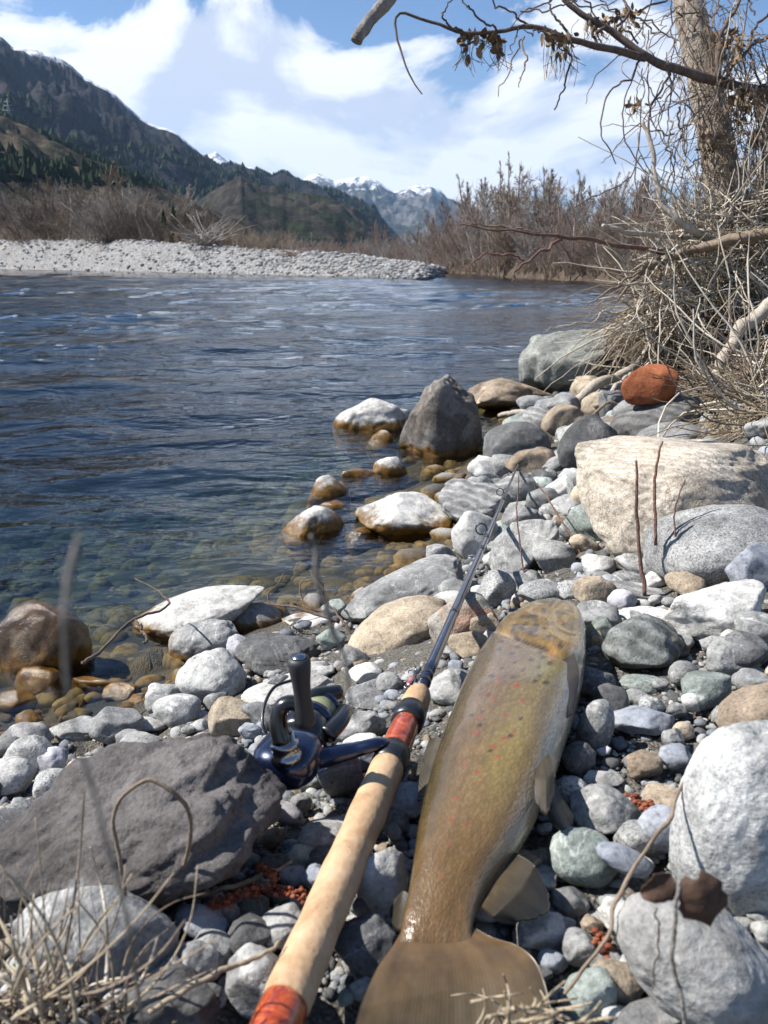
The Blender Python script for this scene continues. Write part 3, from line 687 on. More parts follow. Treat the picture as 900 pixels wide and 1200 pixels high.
# --- foreground
S(160,982,350,212,18,'darkrock','l','huge dark weathered rock filling the lower left',seed=2004)
S(118,1106,180,136,-6,'pale','r','large blue-white boulder behind dry stems at lower left',seed=2111)
S(196,1176,124,76,10,'stripedark','m','brown-grey striped rock at the bottom edge')
S(382,978,66,42,6,'pale','r','white marbled oval stone left of the cork grip')
S(334,953,46,24,-16,'lilac','p','smooth lilac oval pebble under the reel')
S(352,1007,36,30,0,'green','m','small dark green stone below the white marbled stone')
S(236,1083,64,40,-10,'blue','a','pale blue angular stone right of the blue-white boulder')
S(266,1067,34,26,-20,'white','a','small white sharp stone left of the russet catkin')
S(298,1063,35,28,0,'green','a','green-grey stone in front of the russet catkin')
S(346,1026,38,25,-6,'blue','r','bluish stone behind the russet catkin')
S(370,1032,34,34,20,'blue','a','bluish angular stone touching the cork grip')
S(308,1031,30,20,0,'lilac','m','small lilac stone at the top of the russet catkin')
S(298,1098,68,54,0,'dark','r','dark rounded stone below the russet catkin')
S(306,1146,76,70,20,'striped','m','grey veined stone left of the rod butt')
S(448,1036,62,70,12,'white','a','white angular stone between grip and fish')
S(397,908,62,58,-6,'grey','r','grey-white stone under the reel foot')
S(352,942,27,22,0,'grey','m','small grey stone right of the lilac pebble')
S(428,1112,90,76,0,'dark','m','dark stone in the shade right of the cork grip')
S(460,960,40,30,0,'pale','m','pale stone in the gap between grip and fish back')
S(690,1166,62,66,-10,'green','r','grey-green stone right of the tail fin')
S(724,1150,62,46,-25,'tan','r','pale tan stone left of the off-white boulder')
S(680,1108,46,38,-6,'grey','r','grey stone right of the anal fin')
S(632,1092,66,42,0,'white','a','pale brown-white stone at the tip of the anal fin')
S(648,1128,36,26,0,'blue','m','small bluish stone between anal fin and tail')
S(775,1192,140,40,4,'dark','f','dark flat stone along the bottom edge')
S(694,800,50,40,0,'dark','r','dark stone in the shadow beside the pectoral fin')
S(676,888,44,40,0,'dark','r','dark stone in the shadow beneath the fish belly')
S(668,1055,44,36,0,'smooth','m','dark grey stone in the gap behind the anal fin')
# ------------------------------------------------------------------ loose pebbles, told apart by colour, size and neighbour
FISH_ROWS = np.array([(706,641,659),(708.5,629,667),(713,617,674.5),(721,603.5,680.5),(735,587,685.5),(750,573,686.5),(775,557,686),(800,544,683),(825,534,677),
 (850,524,669),(875,515,661),(900,507,653),(925,500,643),(950,494,632),(975,489,620),(1000,486,604),(1025,482,584),(1050,478,566),(1070,473,558),(1090,470,553),(1104,468,553)], float)
def in_fish(u, v, pad=0):
    if v < 700-pad or v > 1240: return False
    L = np.interp(v, FISH_ROWS[:, 0], FISH_ROWS[:, 1]); R = np.interp(v, FISH_ROWS[:, 0], FISH_ROWS[:, 2])
    if v > 1100: L, R = 468-(v-1100)*.5, 560+(v-1100)*1.0
    return L-pad < u < R+pad
def near_rod(u, v, pad=30):
    x = 340 + (1175-v)*(607-335)/(1175-545.); return abs(u-x) < pad*(.35+.65*max(0, (v-545)/630)) and v > 545
REFS = [('the fish head', 640, 740, 70), ('the fish belly', 650, 900, 60), ('the fish tail', 560, 1150, 90), ('the reel', 350, 880, 60), ('the cork grip', 420, 980, 60), ('the rod tip', 600, 560, 50)]
REFS += [(r, u, v, s) for r, u, v, s in [('the rust red rock', 760, 450, 45), ('the pyramid boulder', 519, 498, 70), ('the cream boulder', 808, 588, 120), ('the speckled egg boulder', 846, 640, 90),
 ('the bright white boulder', 842, 716, 70), ('the tan-ended stone', 755, 758, 50), ('the large right-edge boulder', 872, 975, 130), ('the bottom right boulder', 815, 1128, 100), ('the red-patched boulder', 543, 738, 50),
 ('the smooth tan boulder', 468, 738, 65), ('the long white slab', 241, 713, 80), ('the round speckled boulder', 247, 795, 45), ('the wet brown boulder', 51, 746, 60), ('the dark weathered rock', 162, 978, 150),
 ('the blue-white boulder', 118, 1106, 90), ('the flat dark rock', 322, 766, 50), ('the russet catkin', 300, 1048, 50), ('the white round rock', 557, 628, 35), ('the slate-blue stone', 753, 843, 35), ('the white rounded stone', 710, 950, 45)]]
def where(u, v):
    best = min(REFS, key=lambda r: math.hypot(u-r[1], v-r[2])/r[3]); dx, dy = u-best[1], v-best[2]
    if abs(dx) > abs(dy): s = 'right of' if dx > 0 else 'left of'
    else: s = 'in front of' if dy > 0 else 'behind'
    return s, best[0]
rng = np.random.default_rng(11)
PAL = [('white', 'white', 10), ('pale', 'pale grey', 24), ('grey', 'grey', 26), ('dark', 'dark grey', 12), ('blue', 'slate blue', 8), ('green', 'greenish grey', 8), ('tan', 'tan', 6), ('brown', 'brown', 6), ('granite', 'speckled grey', 9), ('striped', 'striped grey', 7), ('lilac', 'lilac grey', 4)]
pw = np.array([p[2] for p in PAL], float); pw /= pw.sum()
SHP = [('r', 'rounded'), ('p', 'smooth oval'), ('m', 'blunt'), ('a', 'sharp-edged'), ('f', 'flat')]
def free(C, r, k=.62):
    for c, rm, ra, *_ in PLACED:
        if np.linalg.norm(C-c) < k*(r + ra): return False
    return True
made = 0; used_labels = {}
for stage, (count, lo, hi) in enumerate([(140, 38, 66), (130, 26, 38), (125, 17, 26)]):
    n = tries = 0
    while n < count and tries < 6000:
        tries += 1; u = rng.uniform(-20, 920); v = rng.uniform(470, 1195)
        if rng.random() < .3: u, v = rng.uniform(560, 800), rng.uniform(452, 620)
        if in_fish(u, v, 3) or (near_rod(u, v) and v > 820): continue
        P, d = on_ground(u, v)
        if P[2] < .012 or d > 5: continue
        w = rng.uniform(lo, hi)*(.85 if v < 600 else 1.0); r = w*d/FPX/2
        if not free(P, r): continue
        mi = rng.choice(len(PAL), p=pw); sh = SHP[rng.choice(5, p=[.16, .08, .34, .30, .12])]
        side, ref = where(u, v); szw = ['fair-sized', 'small', 'tiny'][stage]; kind_ = ['stone', 'pebble', 'pebble'][stage]
        lab = f'{szw} {PAL[mi][1]} {sh[1]} {kind_} {side} {ref}'
        if lab in used_labels:
            for mi in rng.permutation(len(PAL)):
                lab = f'{szw} {PAL[mi][1]} {sh[1]} {kind_} {side} {ref}'
                if lab not in used_labels: break
        used_labels[lab] = 1
        o = S(u, v, w, w*rng.uniform(.5, .85), rng.uniform(-30, 30), PAL[mi][0], sh[0], lab, name=kind_, cat=kind_)
        o['group'] = 'loose %ss on the shore' % kind_; n += 1; made += 1

# gravel between the stones: nobody could count it
t = NT('mixed_gravel'); g = t.new('NewGeometry'); co = t.coord('Object'); ri = g.outputs['Random Per Island']
col = t.ramp(ri, [(0, (.10, .10, .10)), (.12, (.22, .22, .215)), (.25, (.34, .335, .32)), (.36, (.16, .17, .185)), (.5, (.28, .29, .27)), (.6, (.24, .19, .13)), (.7, (.40, .39, .365)), (.8, (.12, .10, .085)), (.9, (.30, .31, .33)), (1, (.5, .485, .45))], 'CONSTANT')
col = t.mix(.9, col, t.ramp(t.noise(co, 160, 6, .7), [(.3, .6), (.7, 1.3)]), 'MULTIPLY')
z, g2 = pos_z(t); col = t.mix(t.ramp(z, [(.012, 1), (.03, 0)]), col, t.ramp(t.noise(co, 60, 3), [(.35, (.06, .035, .012)), (.6, (.18, .11, .03)), (.75, (.12, .10, .045))]))
GRAVEL = t.done(col, .85, t.bump(t.noise(co, 500, 4, .6), .4, .003), Specular_IOR_Level=.3)
def scatter(name, n, sub, lo, hi, rmin, rmax, azr, zmin, zmax, seed, mat, lift=.3):
    r = np.random.default_rng(seed); V0, F0 = ico(sub); Vs, Fs = [], []; k = 0
    rad = np.exp(r.uniform(math.log(rmin), math.log(rmax), n)); a = r.uniform(*azr, n)*math.pi/180
    x, y = rad*np.sin(a), rad*np.cos(a); zz = ground(x, y); ok = (zz > zmin) & (zz < zmax)
    variants = [stone_verts(900+i+seed, sub, [.1, .3, .6, .75][i % 4], .25)[0] for i in range(14)]
    for i in np.nonzero(ok)[0]:
        s = r.uniform(lo, hi)*(.35+.65*r.random())*max(.55, min(2.2, rad[i]))
        P = variants[r.integers(14)]*np.array([1, r.uniform(.6, 1), r.uniform(.4, .8)])*s
        P = P @ rot_axis((0, 0, 1), r.uniform(0, 6.28)).T @ rot_axis((1, 0, 0), r.uniform(-.4, .4)).T
        u, v = proj(np.array([x[i], y[i], zz[i]]))
        c = np.array([x[i], y[i], zz[i]+s*lift-.008*(zz[i] > .03)])
        Vs.append(P+c); Fs.append(F0+k); k += len(P)
    return stuff(obj(name, mesh(name, np.concatenate(Vs), np.concatenate(Fs)), mat))
o = scatter('gravel', 6500, 2, .006, .016, .3, 4.2, (-34, 36), .0, 9, 5, GRAVEL); o['label'] = 'mixed grey gravel filling the gaps between the shore stones'
o = scatter('coarse_grit', 3200, 2, .0045, .011, .3, 1.15, (-34, 36), .0, 9, 15, GRAVEL); o['label'] = 'coarse grit between the nearest stones'
o = scatter('fine_gravel', 16000, 1, .002, .0065, .3, 2.4, (-34, 36), .0, 9, 6, GRAVEL); o['label'] = 'fine gravel and grit between the pebbles'
o = scatter('riverbed_stones', 2000, 2, .010, .034, 1.0, 7, (-50, 20), -.6, .0, 7, GRAVEL, .15); o['label'] = 'brown algae-covered stones on the bed of the shallows'

o = scatter('upper_shore_gravel', 5200, 1, .012, .045, .5, 5.5, (31, 88), .03, 9, 25, GRAVEL, .2); o['label'] = 'loose gravel on the upper shore'
# ------------------------------------------------------------------ the gravel bar across the river
r = np.random.default_rng(8); V0, F0 = ico(1); Vs, Fs, k = [], [], 0; nf, ns, _ = BAR.shape
for i in range(8000):
    a = r.uniform(0, nf-18); b = r.uniform(40, ns-2); i0, j0 = int(a), int(b); p = BAR[i0, j0] + (BAR[i0+1, j0]-BAR[i0, j0])*(a-i0) + (BAR[i0, j0+1]-BAR[i0, j0])*(b-j0)
    if p[2] < .02: continue
    s = (.025+.14*r.random()**3)*(.6+np.hypot(p[0], p[1])/90)
    P = V0*np.array([1, r.uniform(.6, 1), r.uniform(.5, .8)])*s*(1+.2*r.normal(size=(len(V0), 1))*.5) + p + np.array([0, 0, s*.2])
    Vs.append(P); Fs.append(F0+k); k += len(V0)
t = NT('bar_stones'); g = t.new('NewGeometry'); col = t.ramp(g.outputs['Random Per Island'], [(0, (.15, .15, .145)), (.3, (.33, .32, .31)), (.6, (.24, .235, .225)), (.85, (.43, .42, .40)), (1, (.12, .115, .11))])
o = stuff(obj('bar_stones', mesh('bar_stones', np.concatenate(Vs), np.concatenate(Fs), smooth=False), t.done(col, .9))); o['label'] = 'pale river stones covering the gravel bar'

# ------------------------------------------------------------------ trees beyond the river
def bark(name, c1, c2, scale=8):
    t = NT(name); co = t.coord('Object', rnd=True); n = t.noise(t.coord('Object', (1, 1, .25), rnd=True), scale, 5, .65)
    return t.done(t.ramp(n, [(.32, c1), (.68, c2)]), .95, t.bump(n, .5, .02), Specular_IOR_Level=.1)
BARK = [bark('brown_bark', (.10, .072, .056), (.20, .15, .118)), bark('grey_bark', (.24, .215, .19), (.40, .365, .325)), bark('birch_bark', (.45, .42, .38), (.66, .63, .58), 3)]
TWIG = [bark('reddish_twigs', (.20, .15, .125), (.31, .24, .205)), bark('brown_twigs', (.18, .14, .105), (.30, .24, .185)), bark('grey_twigs', (.24, .215, .19), (.36, .325, .29)), bark('dark_twigs', (.085, .066, .052), (.15, .12, .098))]
def bare_tree(seed, H, spread, limbs, lean=.05, bushy=False):
    r = np.random.default_rng(seed); tb, cb = B(), B()
    def wander(p, d, L, n, wig, lift):
        pts = [p]
        for k in range(n):
            d = d + r.normal(0, wig, 3) + np.array([0, 0, lift]); d = d/np.linalg.norm(d); p = p + d*L/n; pts.append(p)
        return np.array(pts), d
    stems = r.integers(4, 7) if bushy else 1
    for st in range(stems):
        d0 = np.array([r.normal(0, .35 if bushy else lean), r.normal(0, .35 if bushy else lean), 1.0]); d0 /= np.linalg.norm(d0)
        Hs = H*r.uniform(.7, 1.0) if bushy else H
        P, _ = wander(np.array([r.normal(0, .12*bushy), r.normal(0, .12*bushy), -.25]), d0, Hs*.97, 9, .05, .03)
        R0 = Hs*.0125*(.7 if bushy else 1)
        tb.add(*tube(P, np.linspace(R0, R0*.2, 10)*1.25, 5))
        for k in range(limbs // (2 if bushy else 1)):
            f = r.uniform(.12 if bushy else .2, .98); q = P[0] + 0; i = min(8, int(f*9)); q = P[i] + (P[i+1]-P[i])*(f*9-i)
            a = r.uniform(0, 6.283); d = np.array([math.cos(a), math.sin(a), r.uniform(.5, 1.3)]); d /= np.linalg.norm(d)
            L = Hs*spread*(1.15-f)*r.uniform(.6, 1.25); Lp, _ = wander(q, d, L, 6, .12, .10)
            cb.add(*tube(Lp, np.linspace(R0*.45*(1.2-f), R0*.13, 7), 3, cap=False))
            for m in range(9):
                g = r.uniform(.2, 1); i2 = min(5, int(g*6)); q2 = Lp[i2] + (Lp[i2+1]-Lp[i2])*(g*6-i2)
                d2 = (Lp[i2+1]-Lp[i2]); d2 = d2/np.linalg.norm(d2) + r.normal(0, .55, 3) + np.array([0, 0, .25]); d2 /= np.linalg.norm(d2)
                Tp, _ = wander(q2, d2, L*r.uniform(.25, .6), 3, .15, .08); cb.add(*tube(Tp, np.linspace(R0*.19, R0*.09, 4), 3, cap=False))
                for w in range(4):
                    d3 = d2 + r.normal(0, .5, 3); d3 /= np.linalg.norm(d3); q3 = Tp[r.integers(1, 4)]
                    cb.add(*tube(np.array([q3, q3 + d3*L*r.uniform(.1, .3)]), [R0*.12, R0*.07], 3, cap=False))
    return tb.mesh('trunk'), cb.mesh('crown')
PROTO = [bare_tree(1, 1, .30, 26), bare_tree(2, 1, .24, 30), bare_tree(3, 1, .36, 24, .1), bare_tree(4, 1, .5, 24, .1, True), bare_tree(5, 1, .42, 30, .1, True), bare_tree(6, 1, .20, 24, .12)]
_variant = {}
def put_tree(pi, x, y, z, h, wide, barkm, twigm, label, group=None, name='bare_tree', cat='tree', rz=None):
    e = thing(name, label, cat, (x, y, z-.05), group); e.scale = (h*wide, h*wide, h); e.rotation_euler = (0, 0, rng.uniform(0, 6.28) if rz is None else rz)
    for nm, me, mt in zip(('trunk', 'crown'), PROTO[pi], (BARK[barkm], TWIG[twigm])):
        if not me.materials: me.materials.append(mt)
        o = bpy.data.objects.new(nm, me); COL.objects.link(o); o.parent = e; o.material_slots[0].link = 'OBJECT'; o.material_slots[0].material = mt
    return e
def far_pt(u, R):                          # a point R metres out on the pixel column u
    d = ray(u, 310); d = d[:2]/np.hypot(*d[:2]); return d*R
def bankR(u, px):
    p = np.array([PZ(a, b, 0) for a, b in px]); return float(np.interp(u, [a for a, _ in px], np.hypot(p[:, 0], p[:, 1])))
def tree_to(pi, u, top_v, R, P, wide, bm, tm, label, group, **k):
    x, y = far_pt(u, R); z = bank_z(P, x, y); h = (310-top_v)/FPX*R*.955 + CZ - z
    return put_tree(pi, x, y, z, max(h*(1.3 if u > 545 or u < 345 else 1.04), .8), wide, bm, tm, label, group, **k)
sky_u = [300, 350, 400, 440, 480, 520, 540, 570, 600, 620, 650, 690, 715, 740, 770, 850, 960]
sky_v = [272, 262, 250, 244, 240, 226, 214, 206, 196, 200, 202, 204, 216, 206, 196, 190, 186]
for i in range(170):                       # the wood on the far right bank, back rows first
    row = i % 4; u = rng.uniform(330, 960) if i < 120 else rng.uniform(500, 800)
    R0 = bankR(u, fb_px); R = R0 + [2.0, 5, 10, 18][row]*R0/42*rng.uniform(.8, 1.2)
    tv = np.interp(u, sky_u, sky_v) + [30, 14, 3, -4][row] + abs(rng.normal(0, 10))
    k = ['front row', 'second row', 'third row', 'back row'][row]; side = 'left part' if u < 500 else 'middle' if u < 660 else 'right part'
    tw = rng.choice(3, p=[.55, .3, .15])
    tree_to(int(rng.choice([0, 1, 2, 5, 4])), u, tv, R, FBK, rng.uniform(.75, 1.2), int(rng.choice([0, 1], p=[.65, .35])), int(tw),
            f"{['reddish', 'brown', 'greyish'][tw]} leafless tree, {k}, {side} of far wood", 'leafless trees of the wood across the river')
for u, tv, bm, pi, lab in [(596, 232, 2, 5, 'slim white birch trunk standing left of the leaning birch'), (676, 205, 2, 5, 'tall pale birch leaning right in front of the far wood'), (603, 186, 1, 1, 'tallest slender tree of the far wood, rising above the skyline'),
                           (640, 250, 2, 5, 'short pale birch sapling between the two taller birches'), (782, 235, 2, 5, 'pale thin birch behind the hanging vines of the near tree')]:
    e = tree_to(pi, u, tv, bankR(u, fb_px)+2.2, FBK, .8, bm, 1, lab, None, name='birch_tree' if bm == 2 else 'bare_tree')
    if 'leaning' in lab: e.rotation_euler = (0, math.radians(9), 1.0)
for i in range(16):                        # slim pale trunks along the front of the wood
    u = 545 + i*14.5 + rng.uniform(-5, 5); tv = np.interp(u, sky_u, sky_v) + rng.uniform(4, 34)
    tree_to(5, u, tv, bankR(u, fb_px)+rng.uniform(1.6, 3.5), FBK, rng.uniform(.6, .8), 1, 2, 'slim pale-trunked tree at the front edge of the far wood', 'slim pale trees fronting the far wood')
for i in range(64):                        # trees behind the bar on the left
    u = rng.uniform(-140, 340); R0 = bankR(u, bar_px); R = R0 + R0*[.22, .34, .5][i % 3]*rng.uniform(.85, 1.2)
    tv = np.interp(u, [-140, 0, 60, 140, 200, 250, 300, 340], [205, 212, 205, 198, 210, 232, 258, 270]) + [16, 6, 0][i % 3] + abs(rng.normal(0, 8))
    tw = rng.choice([1, 2, 3], p=[.3, .25, .45])
    tree_to(int(rng.choice([3, 4, 4, 2])), u, tv, R, BAR, rng.uniform(1.0, 1.6), int(rng.choice([0, 1])), int(tw),
            f"bushy {['reddish', 'brown', 'greyish', 'dark'][tw]} bare tree, {['front', 'middle', 'back'][i % 3]} row behind gravel bar {'far left' if u < 90 else 'centre' if u < 210 else 'right end'}", 'bare trees behind the gravel bar')
# undergrowth that closes the foot of the wood
def thicket(name, P, spots, n, hmin, hmax, mat, label, seed):
    r = np.random.default_rng(seed); b = B(); PP, RR_ = [], []
    for i in range(n):
        u = r.uniform(*spots); x, y = far_pt(u, 1); R0 = bankR(u, fb_px if P is FBK else bar_px); R = R0*(1 + (.02 if P is FBK else .16) + .25*r.random()**1.5)
        x, y = x*R, y*R; z = bank_z(P, x, y); h = r.uniform(hmin, hmax)*R/60; d = r.normal(0, .45, (7, 2))*h
        q = np.array([x, y, z]); p = np.zeros((7, 3, 3)) + q; p[:, 0, 2] -= .1; p[:, 1, :2] += d*.4; p[:, 1, 2] += h*.6; p[:, 2, :2] += d*.8 + r.normal(0, .08, (7, 2)); p[:, 2, 2] += h*r.uniform(.8, 1.1, 7)
        PP.append(p); RR_.append(np.tile(np.array([.014, .012, .006])*R/50, (7, 1)))
    b.add(*tubes(np.concatenate(PP), np.concatenate(RR_), 3))
    o = stuff(obj(name, b.mesh(name), mat)); o['label'] = label
thicket('undergrowth', FBK, (330, 980), 800, .4, 1.4, TWIG[0], 'reddish brown brushwood along the far right bank', 3)
thicket('bank_brushwood', FBK, (420, 980), 700, .4, 1.6, TWIG[2], 'greyish scrub at the foot of the far wood', 6)
thicket('bar_scrub', BAR, (-160, 345), 320, .6, 1.7, TWIG[1], 'brown scrub growing behind the gravel bar', 4)

def _bg():
    r = np.random.default_rng(12); PP, RR_ = [], []
    for i in range(900):
        u = r.uniform(400, 980); R = bankR(u, fb_px)*(1+.035*r.random()); x, y = far_pt(u, R); z = bank_z(FBK, x, y); h = r.uniform(.25, .7); d = r.normal(0, .3, (6, 2))*h; p = np.zeros((6, 3, 3)) + np.array([x, y, z-.05]); p[:, 1, :2] += d*.5; p[:, 1, 2] += h*.7; p[:, 2, :2] += d*1.4; p[:, 2, 2] += h*r.uniform(.6, 1.1, 6); PP.append(p); RR_.append(np.tile([.012, .010, .005], (6, 1)))
    b = B(); b.add(*tubes(np.concatenate(PP), np.concatenate(RR_), 3)); o = stuff(obj('bank_grass', b.mesh('bank_grass'), TWIG[1])); o['label'] = 'dry grass fringe along the far bank'
_bg()
# trees that would share a label are told apart by their order from the left
_ord = ['leftmost', 'second from left', 'third from left', 'fourth from left', 'fifth from left', 'sixth from left', 'seventh from left', 'eighth from left', 'ninth from left', 'tenth from left', 'eleventh from left', 'twelfth from left', 'thirteenth from left', 'fourteenth from left', 'fifteenth from left', 'rightmost']
_by = {}
for o in [o for o in COL.objects if o.type == 'EMPTY' and o.get('group')]: _by.setdefault(o['label'], []).append(o)
for lab, os_ in _by.items():
    if len(os_) < 2: continue
    os_.sort(key=lambda o: o.location.x/o.location.y)
    for k, o in enumerate(os_): o['label'] = lab + ', ' + (_ord[k] if k < 15 else 'rightmost')
# ------------------------------------------------------------------ the trout
def fz(v): return np.interp(v, [700, 760, 830, 900, 1000, 1104, 1250], [.262, .276, .289, .294, .293, .2905, .283])
nrow, nth = 340, 150
vv = np.concatenate([[705.6, 706.2], np.linspace(707, 775, 150)[:-1], np.linspace(775, 1108, nrow-151)])
Lu = np.interp(vv, FISH_ROWS[:, 0], FISH_ROWS[:, 1]); Ru = np.interp(vv, FISH_ROWS[:, 0], FISH_ROWS[:, 2])
ker = np.ones(9)/9; pad = lambda a: np.convolve(np.pad(a, 4, mode='edge'), ker, 'valid'); Lu, Ru = pad(Lu), pad(Ru)
mid = (Lu+Ru)/2; sq = np.clip((vv-705.4)/9, .05, 1)**.5; Lu = mid-(mid-Lu)*sq; Ru = mid+(Ru-mid)*sq
T = np.interp(vv, [705.4, 708, 714, 730, 760, 820, 880, 960, 1020, 1050, 1075, 1092, 1102, 1108], [.002, .008, .0125, .018, .0215, .0245, .0245, .020, .015, .0112, .0078, .005, .0026, .0006])
Lp = np.array([PZ(a, b, fz(b)) for a, b in zip(Lu, vv)]); Rp = np.array([PZ(a, b, fz(b)) for a, b in zip(Ru, vv)])
Cc, HW = (Lp+Rp)/2, (Rp-Lp)/2
th = np.arange(nth)*2*math.pi/nth; ct, st = np.cos(th), np.sin(th)
ex = np.sign(ct)*np.abs(ct)**.86; ey = np.sign(st)*np.abs(st)**.92
V = Cc[:, None] + HW[:, None]*ex[None, :, None] + np.array([0, 0, 1.0])*(T[:, None]*ey[None])[:, :, None]
pu, pv = proj(V)
gill = np.interp(pu, [570, 582, 596, 606, 615, 630, 645, 656, 670, 690], [731, 735, 741, 746, 750, 755, 760, 767, 772, 776])
gd = pv - gill; topside = np.clip(ey*3, 0, 1)[None]
lift = .0034/(1+np.exp(gd/1.6))*topside*np.clip((gd+34)/20, 0, 1)
lift += -.0022*np.exp(-((gd-3)/2.2)**2)*topside
cheek = pv - (np.hypot(pu-676, (pv-722)*1.25)-30)*(pu < 676); lift += -.0008*np.exp(-((pv-cheek)/2.0)**2)*topside*(pv < 752)*(pu < 676)          # edge of the cheek plate
lift += .0022*np.exp(-(((pu-629)/9)**2 + ((pv-712)/4.5)**2))*topside                       # orbit
mus = fbm(np.column_stack([np.repeat(vv/30, nth), np.tile(ct*2, nrow)]), 9, 3).reshape(nrow, nth)*.0007
V[:, :, 2] += (lift + mus)
pu, pv = proj(V); tt = ex[None]*np.ones((nrow, 1)); ss = vv[:, None]*np.ones((1, nth))
nz = lambda a, b, s: fbm(np.column_stack([(ss/a).ravel(), (tt*3/b).ravel()]), s, 4).reshape(nrow, nth)
def lerp(a, b, f): return a + (b-a)*np.clip(f, 0, 1)[..., None]
c = lambda *a: np.array(a)
col = np.ones((nrow, nth, 3))*c(.165, .112, .052)
col = lerp(col, c(.062, .045, .013), (-tt-.40)/.45)                     # olive back
col = lerp(col, c(.20, .132, .082), .6*np.exp(-((tt+.35)/.3)**2)*(.6+nz(60, 1, 3)))     # rosy band
col = lerp(col, c(.235, .19, .068), .8*np.exp(-((tt-.25)/.38)**2 - ((ss-905)/70)**2))   # yellow flank
col = lerp(col, c(.19, .175, .065), .75*np.exp(-((tt-.45)/.3)**2 - ((ss-800)/40)**2))
col = lerp(col, c(.30, .275, .225), (tt-.62)/.28)                       # silvery belly
col = lerp(col, c(.19, .095, .042), .8*np.exp(-((ss-1092)/20)**2)*(.55+nz(25, .7, 8)))  # orange tail root
col = lerp(col, c(.14, .085, .032), np.clip((ss-960)/90, 0, .75))
head = 1/(1+np.exp(gd/2)); hc = np.ones_like(col)*c(.23, .145, .030)
hc = lerp(hc, c(.045, .030, .009), .95*np.clip(nz(8, .4, 21)*2.4+.12, 0, 1))
hc = lerp(hc, c(.15, .15, .15), np.exp(-((ss-711)/8)**2)*.9); hc = lerp(hc, c(.36, .32, .25), (tt-.70)/.2)
hc = lerp(hc, c(.10, .08, .03), (-tt-.6)/.3)
col = lerp(col, hc, head)
col = lerp(col, c(.42, .33, .24), .75*np.exp(-((gd-4.5)/3.0)**2)*(pu < 652))             # pale rim of the gill cover
col = lerp(col, c(.02, .012, .008), np.exp(-((gd-2)/1.6)**2)*np.clip((pu-598)/8, 0, 1)*np.clip((652-pu)/8, 0, 1))
col = lerp(col, c(.07, .045, .014), .4*np.exp(-((pv-cheek)/1.5)**2)*(pu < 676)*(pv < 752)*head)
col = lerp(col, c(.34, .17, .05), .8*np.exp(-((pu-648)/7)**2 - ((pv-766)/9)**2))
col *= (1 + .22*nz(14, .25, 30) + .12*nz(5, .1, 33))[..., None]
dark = [(588,752),(607,758),(600,766),(603,776),(622,773),(633,765),(631,782),(644,777),(627,798),(632,792),(588,783),(576,792),(602,793),(613,785),(617,731),(628,727),(638,736),(646,731),(636,770),(585,761),(566,834),(572,814),(562,850),(575,880),(598,862),(610,842),(552,838),(640,800)]
red = [(583,796),(606,804),(580,820),(572,814),(612,821),(558,859),(562,840),(591,865),(602,856),(579,876),(544,895),(535,936),(548,966),(517,1027),(606,803),(593,838),(558,858),(578,875),(583,887),(563,918),(526,988),(560,905),(530,960)]
for lst, cc, rad in ((dark, c(.035, .017, .011), 2.5), (red, c(.33, .05, .03), 2.0)):
    for k, (a, b) in enumerate(lst):
        r_ = rad*(.75+.5*((k*37) % 10)/10); dd = ((pu-a)/(r_*1.25))**2 + ((pv-b)/(r_*.85))**2
        col = lerp(col, cc, np.clip(1.45-dd, 0, 1)*.85*topside)
uvs = np.column_stack([np.repeat(vv, nth), np.tile(th, nrow)])
Vf = V.reshape(-1, 3); base_i = np.arange(nrow-1)[:, None]*nth; j = np.arange(nth)[None]; j2 = (j+1) % nth
Q = np.stack([base_i+j, base_i+nth+j, base_i+nth+j2, base_i+j2], -1).reshape(-1, 4)
Vf = np.vstack([Vf, Cc[0], Cc[-1]]); k0 = nrow*nth; e0 = (nrow-1)*nth
Tt = np.array([[k0, k, (k+1) % nth] for k in range(nth)] + [[k0+1, e0+(k+1) % nth, e0+k] for k in range(nth)])
UV = np.vstack([uvs/np.array([100., 6.283]), [7, .5], [11, .5]]); CO = np.vstack([np.clip(col*np.array([.92, .85, .72]), .004, .9).reshape(-1, 3), [.2, .2, .2], [.2, .12, .05]])
def flesh(name, rough=.3, scales=True, rays=.5):
    t = NT(name); a = t.new('VertexColor', layer_name='Col'); uv = t.new('TexCoord').outputs['UV']; col = a.outputs[0]
    co = t.coord('Object'); h = None
    if scales:
        mp = t.new('Mapping'); t.put(mp.inputs[0], uv); mp.inputs['Scale'].default_value = (26, 118, 1)
        s = t.vor(mp.outputs[0], 1.0); col = t.mix(.45, col, t.ramp(s, [(.15, 1.25), (.6, .72)]), 'MULTIPLY')
        n = t.bump(t.math('ADD', t.math('MULTIPLY', s, -1.0), t.noise(co, 240, 3)), .22, .0014)
    else:
        w = t.new('TexWave', wave_type='BANDS', bands_direction='X'); t.put(w.inputs['Vector'], uv); w.inputs['Scale'].default_value = 9 if rays > .3 else 16; w.inputs['Distortion'].default_value = (.7 if rays > .3 else 1.8); w.inputs['Detail'].default_value = 3
        col = t.mix(rays, col, t.ramp(w.outputs['Fac'], [(.1, .35), (.7, 1.25)]), 'MULTIPLY'); n = t.bump(w.outputs['Fac'], rays*.4, .0005); col = t.mix(.7, col, t.ramp(t.noise(co, 70, 5, .6), [(.3, .6), (.7, 1.25)]), 'MULTIPLY')
    return t.done(col, t.ramp(t.noise(co, 90, 4), [(.3, rough-.08), (.7, rough+.14)]), n, Coat_Weight=.8 if scales else .2, Coat_Roughness=.13 if scales else .25, Specular_IOR_Level=.5)
SKIN, FIN = flesh('trout_skin', .27), flesh('trout_fin', .5, False, .85); TAILSKIN = flesh('trout_tail_fin', .45, False, .13)
